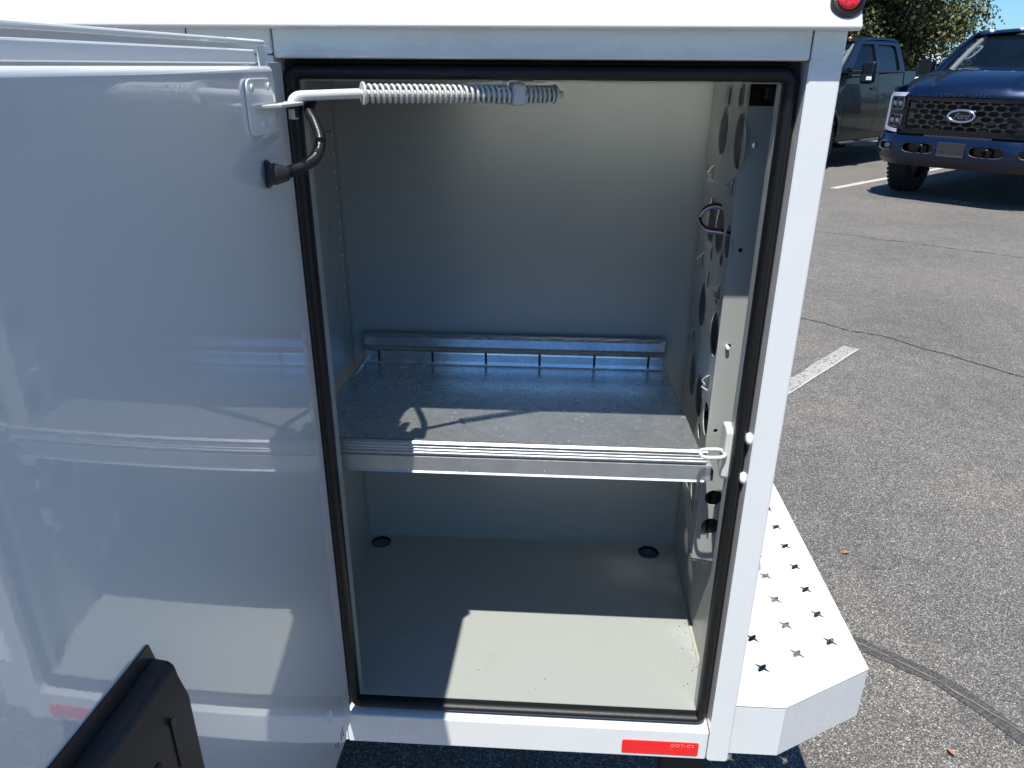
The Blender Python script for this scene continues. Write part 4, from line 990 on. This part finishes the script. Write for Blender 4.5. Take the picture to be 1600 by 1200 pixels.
    # tow mirrors
    for s in (-1, 1):
        mr = G().box(-1.79, -1.66, s * 1.06, s * 1.28, 1.24, 1.56).obj('mirror', 'gloss_black' if paint == 'blue' else paint, root, bevel=0.045, seg=4, smooth=50)
        G().box(-1.795, -1.792, s * 1.085, s * 1.255, 1.30, 1.53).obj('mirror_glass', 'chrome', mr)
        G().box(-1.668, -1.650, s * 1.09, s * 1.25, 1.27, 1.37).obj('mirror_skull', 'plastic', mr, bevel=0.008)
        for z in (1.345, 1.415):
            G().tube([(-1.60, s * 0.93, z + 0.0), (-1.70, s * 1.08, z)], 0.018, 8).obj('mirror_arm', 'gloss_black', mr, smooth=60)
        G().box(-1.660, -1.636, s * 1.175, s * 1.262, 1.290, 1.345).obj('marker_lens', 'clear_lens', mr, bevel=0.01)
        G().box(-1.52, -1.64, s * 0.905, s * 0.955, 1.31, 1.47).obj('mirror_foot', 'gloss_black', mr, bevel=0.015)
    return root
HDG = math.radians(46)
Fx, Fy = -math.sin(HDG), -math.cos(HDG); Ux, Uy = math.cos(HDG), -math.sin(HDG)
rz = math.atan2(Fy, Fx)
bt = pickup('blue', (4.93, 8.56, 0), rz, 'deep blue pickup truck facing the camera with a black honeycomb grille and oval badge')
Pn = Vector((3.884, 11.131)); Oc = Pn + Vector((Fx, Fy)) * 0.15 - Vector((Ux, Uy)) * 0.97
ct = pickup('charcoal', (Oc.x, Oc.y, 0), rz, 'charcoal grey crew cab pickup truck seen from its side behind the white body corner')

bt.scale = (1, 1, 1.055); ct.scale = (1, 1, 1.045)

# ================================================================== WHITE VAN, TREES, FAR WOODS
def van(loc, ang):
    root = empty('parked_van', loc, ang); tag(root, 'white van partly seen between the two parked pickups under the tree', 'van')
    prof = [(0.0, 0.45), (0.05, 0.95), (-0.75, 1.18), (-1.25, 1.95), (-1.7, 2.15), (-5.3, 2.15), (-5.4, 0.45)]
    g_ = G().prism(prof, 'y', -0.95, 0.95)
    b_ = g_.obj('van_body', 'van_white', root, bevel=0.08, seg=3, smooth=40)
    for s in (-1, 1):
        G().prism([(-1.05, 1.20), (-1.42, 1.85), (-2.1, 1.85), (-2.1, 1.20)], 'y', s * 0.951, s * 0.956).obj('side_window', 'glass_dark', root)
        for x in (-0.85, -4.4):
            G().lathe([(0.0, 0.02), (0.22, 0.0), (0.34, 0.0), (0.36, 0.05), (0.36, 0.2), (0, 0.22)], (x, s * 0.975, 0.36), (0, -s, 0), 28).obj('wheel', 'tyre', root, smooth=40)
    G().add([(-0.80, -0.8, 1.235), (-0.80, 0.8, 1.235), (-1.235, 0.8, 1.935), (-1.235, -0.8, 1.935)], [(0, 1, 2, 3)]).obj('windscreen', 'glass_dark', root).location = (0.03, 0, 0.02)
    return root
def place(px_az_deg, dist): 
    a = math.radians(px_az_deg); return (0.3024 + math.sin(a) * dist, -0.848 + math.cos(a) * dist)
x, y = place(22.2, 38.0)
van((x, y, 0), math.radians(72))

def leaf_cloud(name, centers, n, size, m, par, seed, sun_bias=0.0, kind=None):
    rnd = random.Random(seed); vs_, fs_ = [], []
    for _ in range(n):
        cx_, cy_, cz_, rx_, ry_, rz_ = centers[rnd.randrange(len(centers))]
        # points near the clump's surface
        while True:
            d = Vector((rnd.uniform(-1, 1), rnd.uniform(-1, 1), rnd.uniform(-1, 1)))
            if 0.05 < d.length <= 1: break
        rr_ = d.normalized() * (rnd.random() ** 0.35)
        p_ = Vector((cx_ + rr_.x * rx_, cy_ + rr_.y * ry_, cz_ + rr_.z * rz_))
        nn_ = (d.normalized() + Vector((rnd.uniform(-1, 1), rnd.uniform(-1, 1), rnd.uniform(-0.4, 1.2)))).normalized()
        t_ = nn_.cross(Vector((rnd.uniform(-1, 1), rnd.uniform(-1, 1), rnd.uniform(-1, 1)))).normalized(); b_ = nn_.cross(t_)
        s_ = size * rnd.uniform(0.6, 1.35); k = len(vs_)
        vs_ += [p_ - t_ * s_ * .5, p_ - b_ * s_ * .36 + nn_ * s_ * .08, p_ + t_ * s_ * .55, p_ + b_ * s_ * .36 + nn_ * s_ * .08]
        fs_ += [(k, k + 1, k + 2, k + 3)]
    me_ = bpy.data.meshes.new(name); me_.from_pydata([tuple(v) for v in vs_], [], fs_)
    o_ = link_mesh(name, me_, m, par)
    if kind: o_['kind'] = kind
    return o_
def tree(loc, h, crown_r, z0, label, seed, n, leaf, m='leaf', nclump=46, name='broadleaf_tree', group=None):
    rnd = random.Random(seed)
    root = empty(name, (loc[0], loc[1], 0)); tag(root, label, 'tree', group)
    tp = bez([(0, 0, -0.1), (0.05, 0.03, h * .18), (-0.05, 0.06, h * .4), (0.1, 0, h * .62), (0.05, 0.05, h * .85)], 5)
    tk = G().tube(tp, [0.24 * (1 - 0.9 * i / (len(tp) - 1)) + 0.03 for i in range(len(tp))], 12)
    cents = []
    for i in range(nclump):
        t = rnd.random(); zz = z0 + (h - z0) * (0.05 + 0.90 * t)
        prof_r = crown_r * (math.sin(PI * min(1, 0.16 + 0.78 * t)) ** 0.75)
        a = rnd.uniform(0, 2 * PI); rr_ = prof_r * (rnd.random() ** 0.45) * 0.86
        s_ = crown_r * rnd.uniform(0.16, 0.32)
        cents.append((math.cos(a) * rr_, math.sin(a) * rr_, zz, s_, s_, s_ * 0.72))
    limbs = G()
    for c in cents[::2]:
        i0 = min(len(tp) - 2, max(3, int(len(tp) * (c[2] / h) * 0.75)))
        s0 = tp[i0]; e_ = Vector(c[:3])
        limbs.tube(bez([s0, s0.lerp(e_, .5) + Vector((0, 0, -0.2)), e_], 3), [0.07, .06, .05, .04, .03, .02, .012][:7], 6)
    tko = tk.obj('trunk', 'bark', root, smooth=60)
    lo = limbs.obj('limbs', 'bark', root, smooth=60); lo['kind'] = 'stuff'
    cr_ = leaf_cloud('crown', cents, n, leaf, m, root, seed + 5, kind='stuff')
    return root
x, y = place(18.5, 24.5)
tree((x, y), 7.8, 3.6, 0.85, 'large dense broadleaf tree behind the two dark pickups', 11, 190000, 0.088, nclump=260)
x, y = place(4.0, 27); tree((x, y), 7.0, 3.8, 1.3, 'broadleaf tree further along the verge, left of the large dense one', 12, 16000, 0.13)
x, y = place(47, 70); tree((x, y), 7.5, 4.0, 1.6, 'small distant tree standing right of the large dense one', 14, 12000, 0.2)
# verge under the trees
vx, vy = place(28, 22); 
dv = Vector((Ux, Uy, 0)).normalized()
gv = G()
c0_ = Vector((vx, vy, 0)); side = dv; fwd = Vector((-Fx, -Fy, 0))
pts4 = [c0_ - side * 60 , c0_ + side * 60, c0_ + side * 60 + fwd * 14, c0_ - side * 60 + fwd * 14]
g_ = G().add([(p_.x, p_.y, 0.006) for p_ in pts4], [(0, 1, 2, 3)]); vg = g_.obj('grass_verge', 'grass'); tag(vg, kind='structure')
# distant wooded skyline all round
cents = []
rnd = random.Random(3)
for i in range(420):
    a = 2 * PI * i / 420; d_ = rnd.uniform(105, 135); hh = rnd.uniform(3.8, 5.6) * (1.0 + 0.18 * math.sin(i * 0.21) )
    cents.append((math.sin(a) * d_, math.cos(a) * d_, hh * 0.5, 3.2, 3.2, hh * 0.52))
wd = leaf_cloud('distant_woods', cents, 110000, 0.42, 'leaf_far', None, 99)
tag(wd, 'band of distant green woods along the horizon', 'woods', kind='stuff')
# a few dry leaves on the ground
for (x_, y_, a_, lb) in ((1.33, 1.33, .3, 'orange dry leaf on the asphalt beside the long edge of the step bumper'), (1.30, 0.52, 2.0, 'orange dry leaf near the bottom edge, below the sealed crack'), ):
    o_ = G().add([(-.012, 0, .006), (0, -.008, .010), (.014, 0, .006), (0, .008, .012)], [(0, 1, 2, 3)]).obj('fallen_leaf', 'leaf_red')
    o_.location = (x_, y_, 0.002); o_.rotation_euler = (0, 0, a_)
    tag(o_, lb, 'leaf', 'dry leaves on the asphalt')
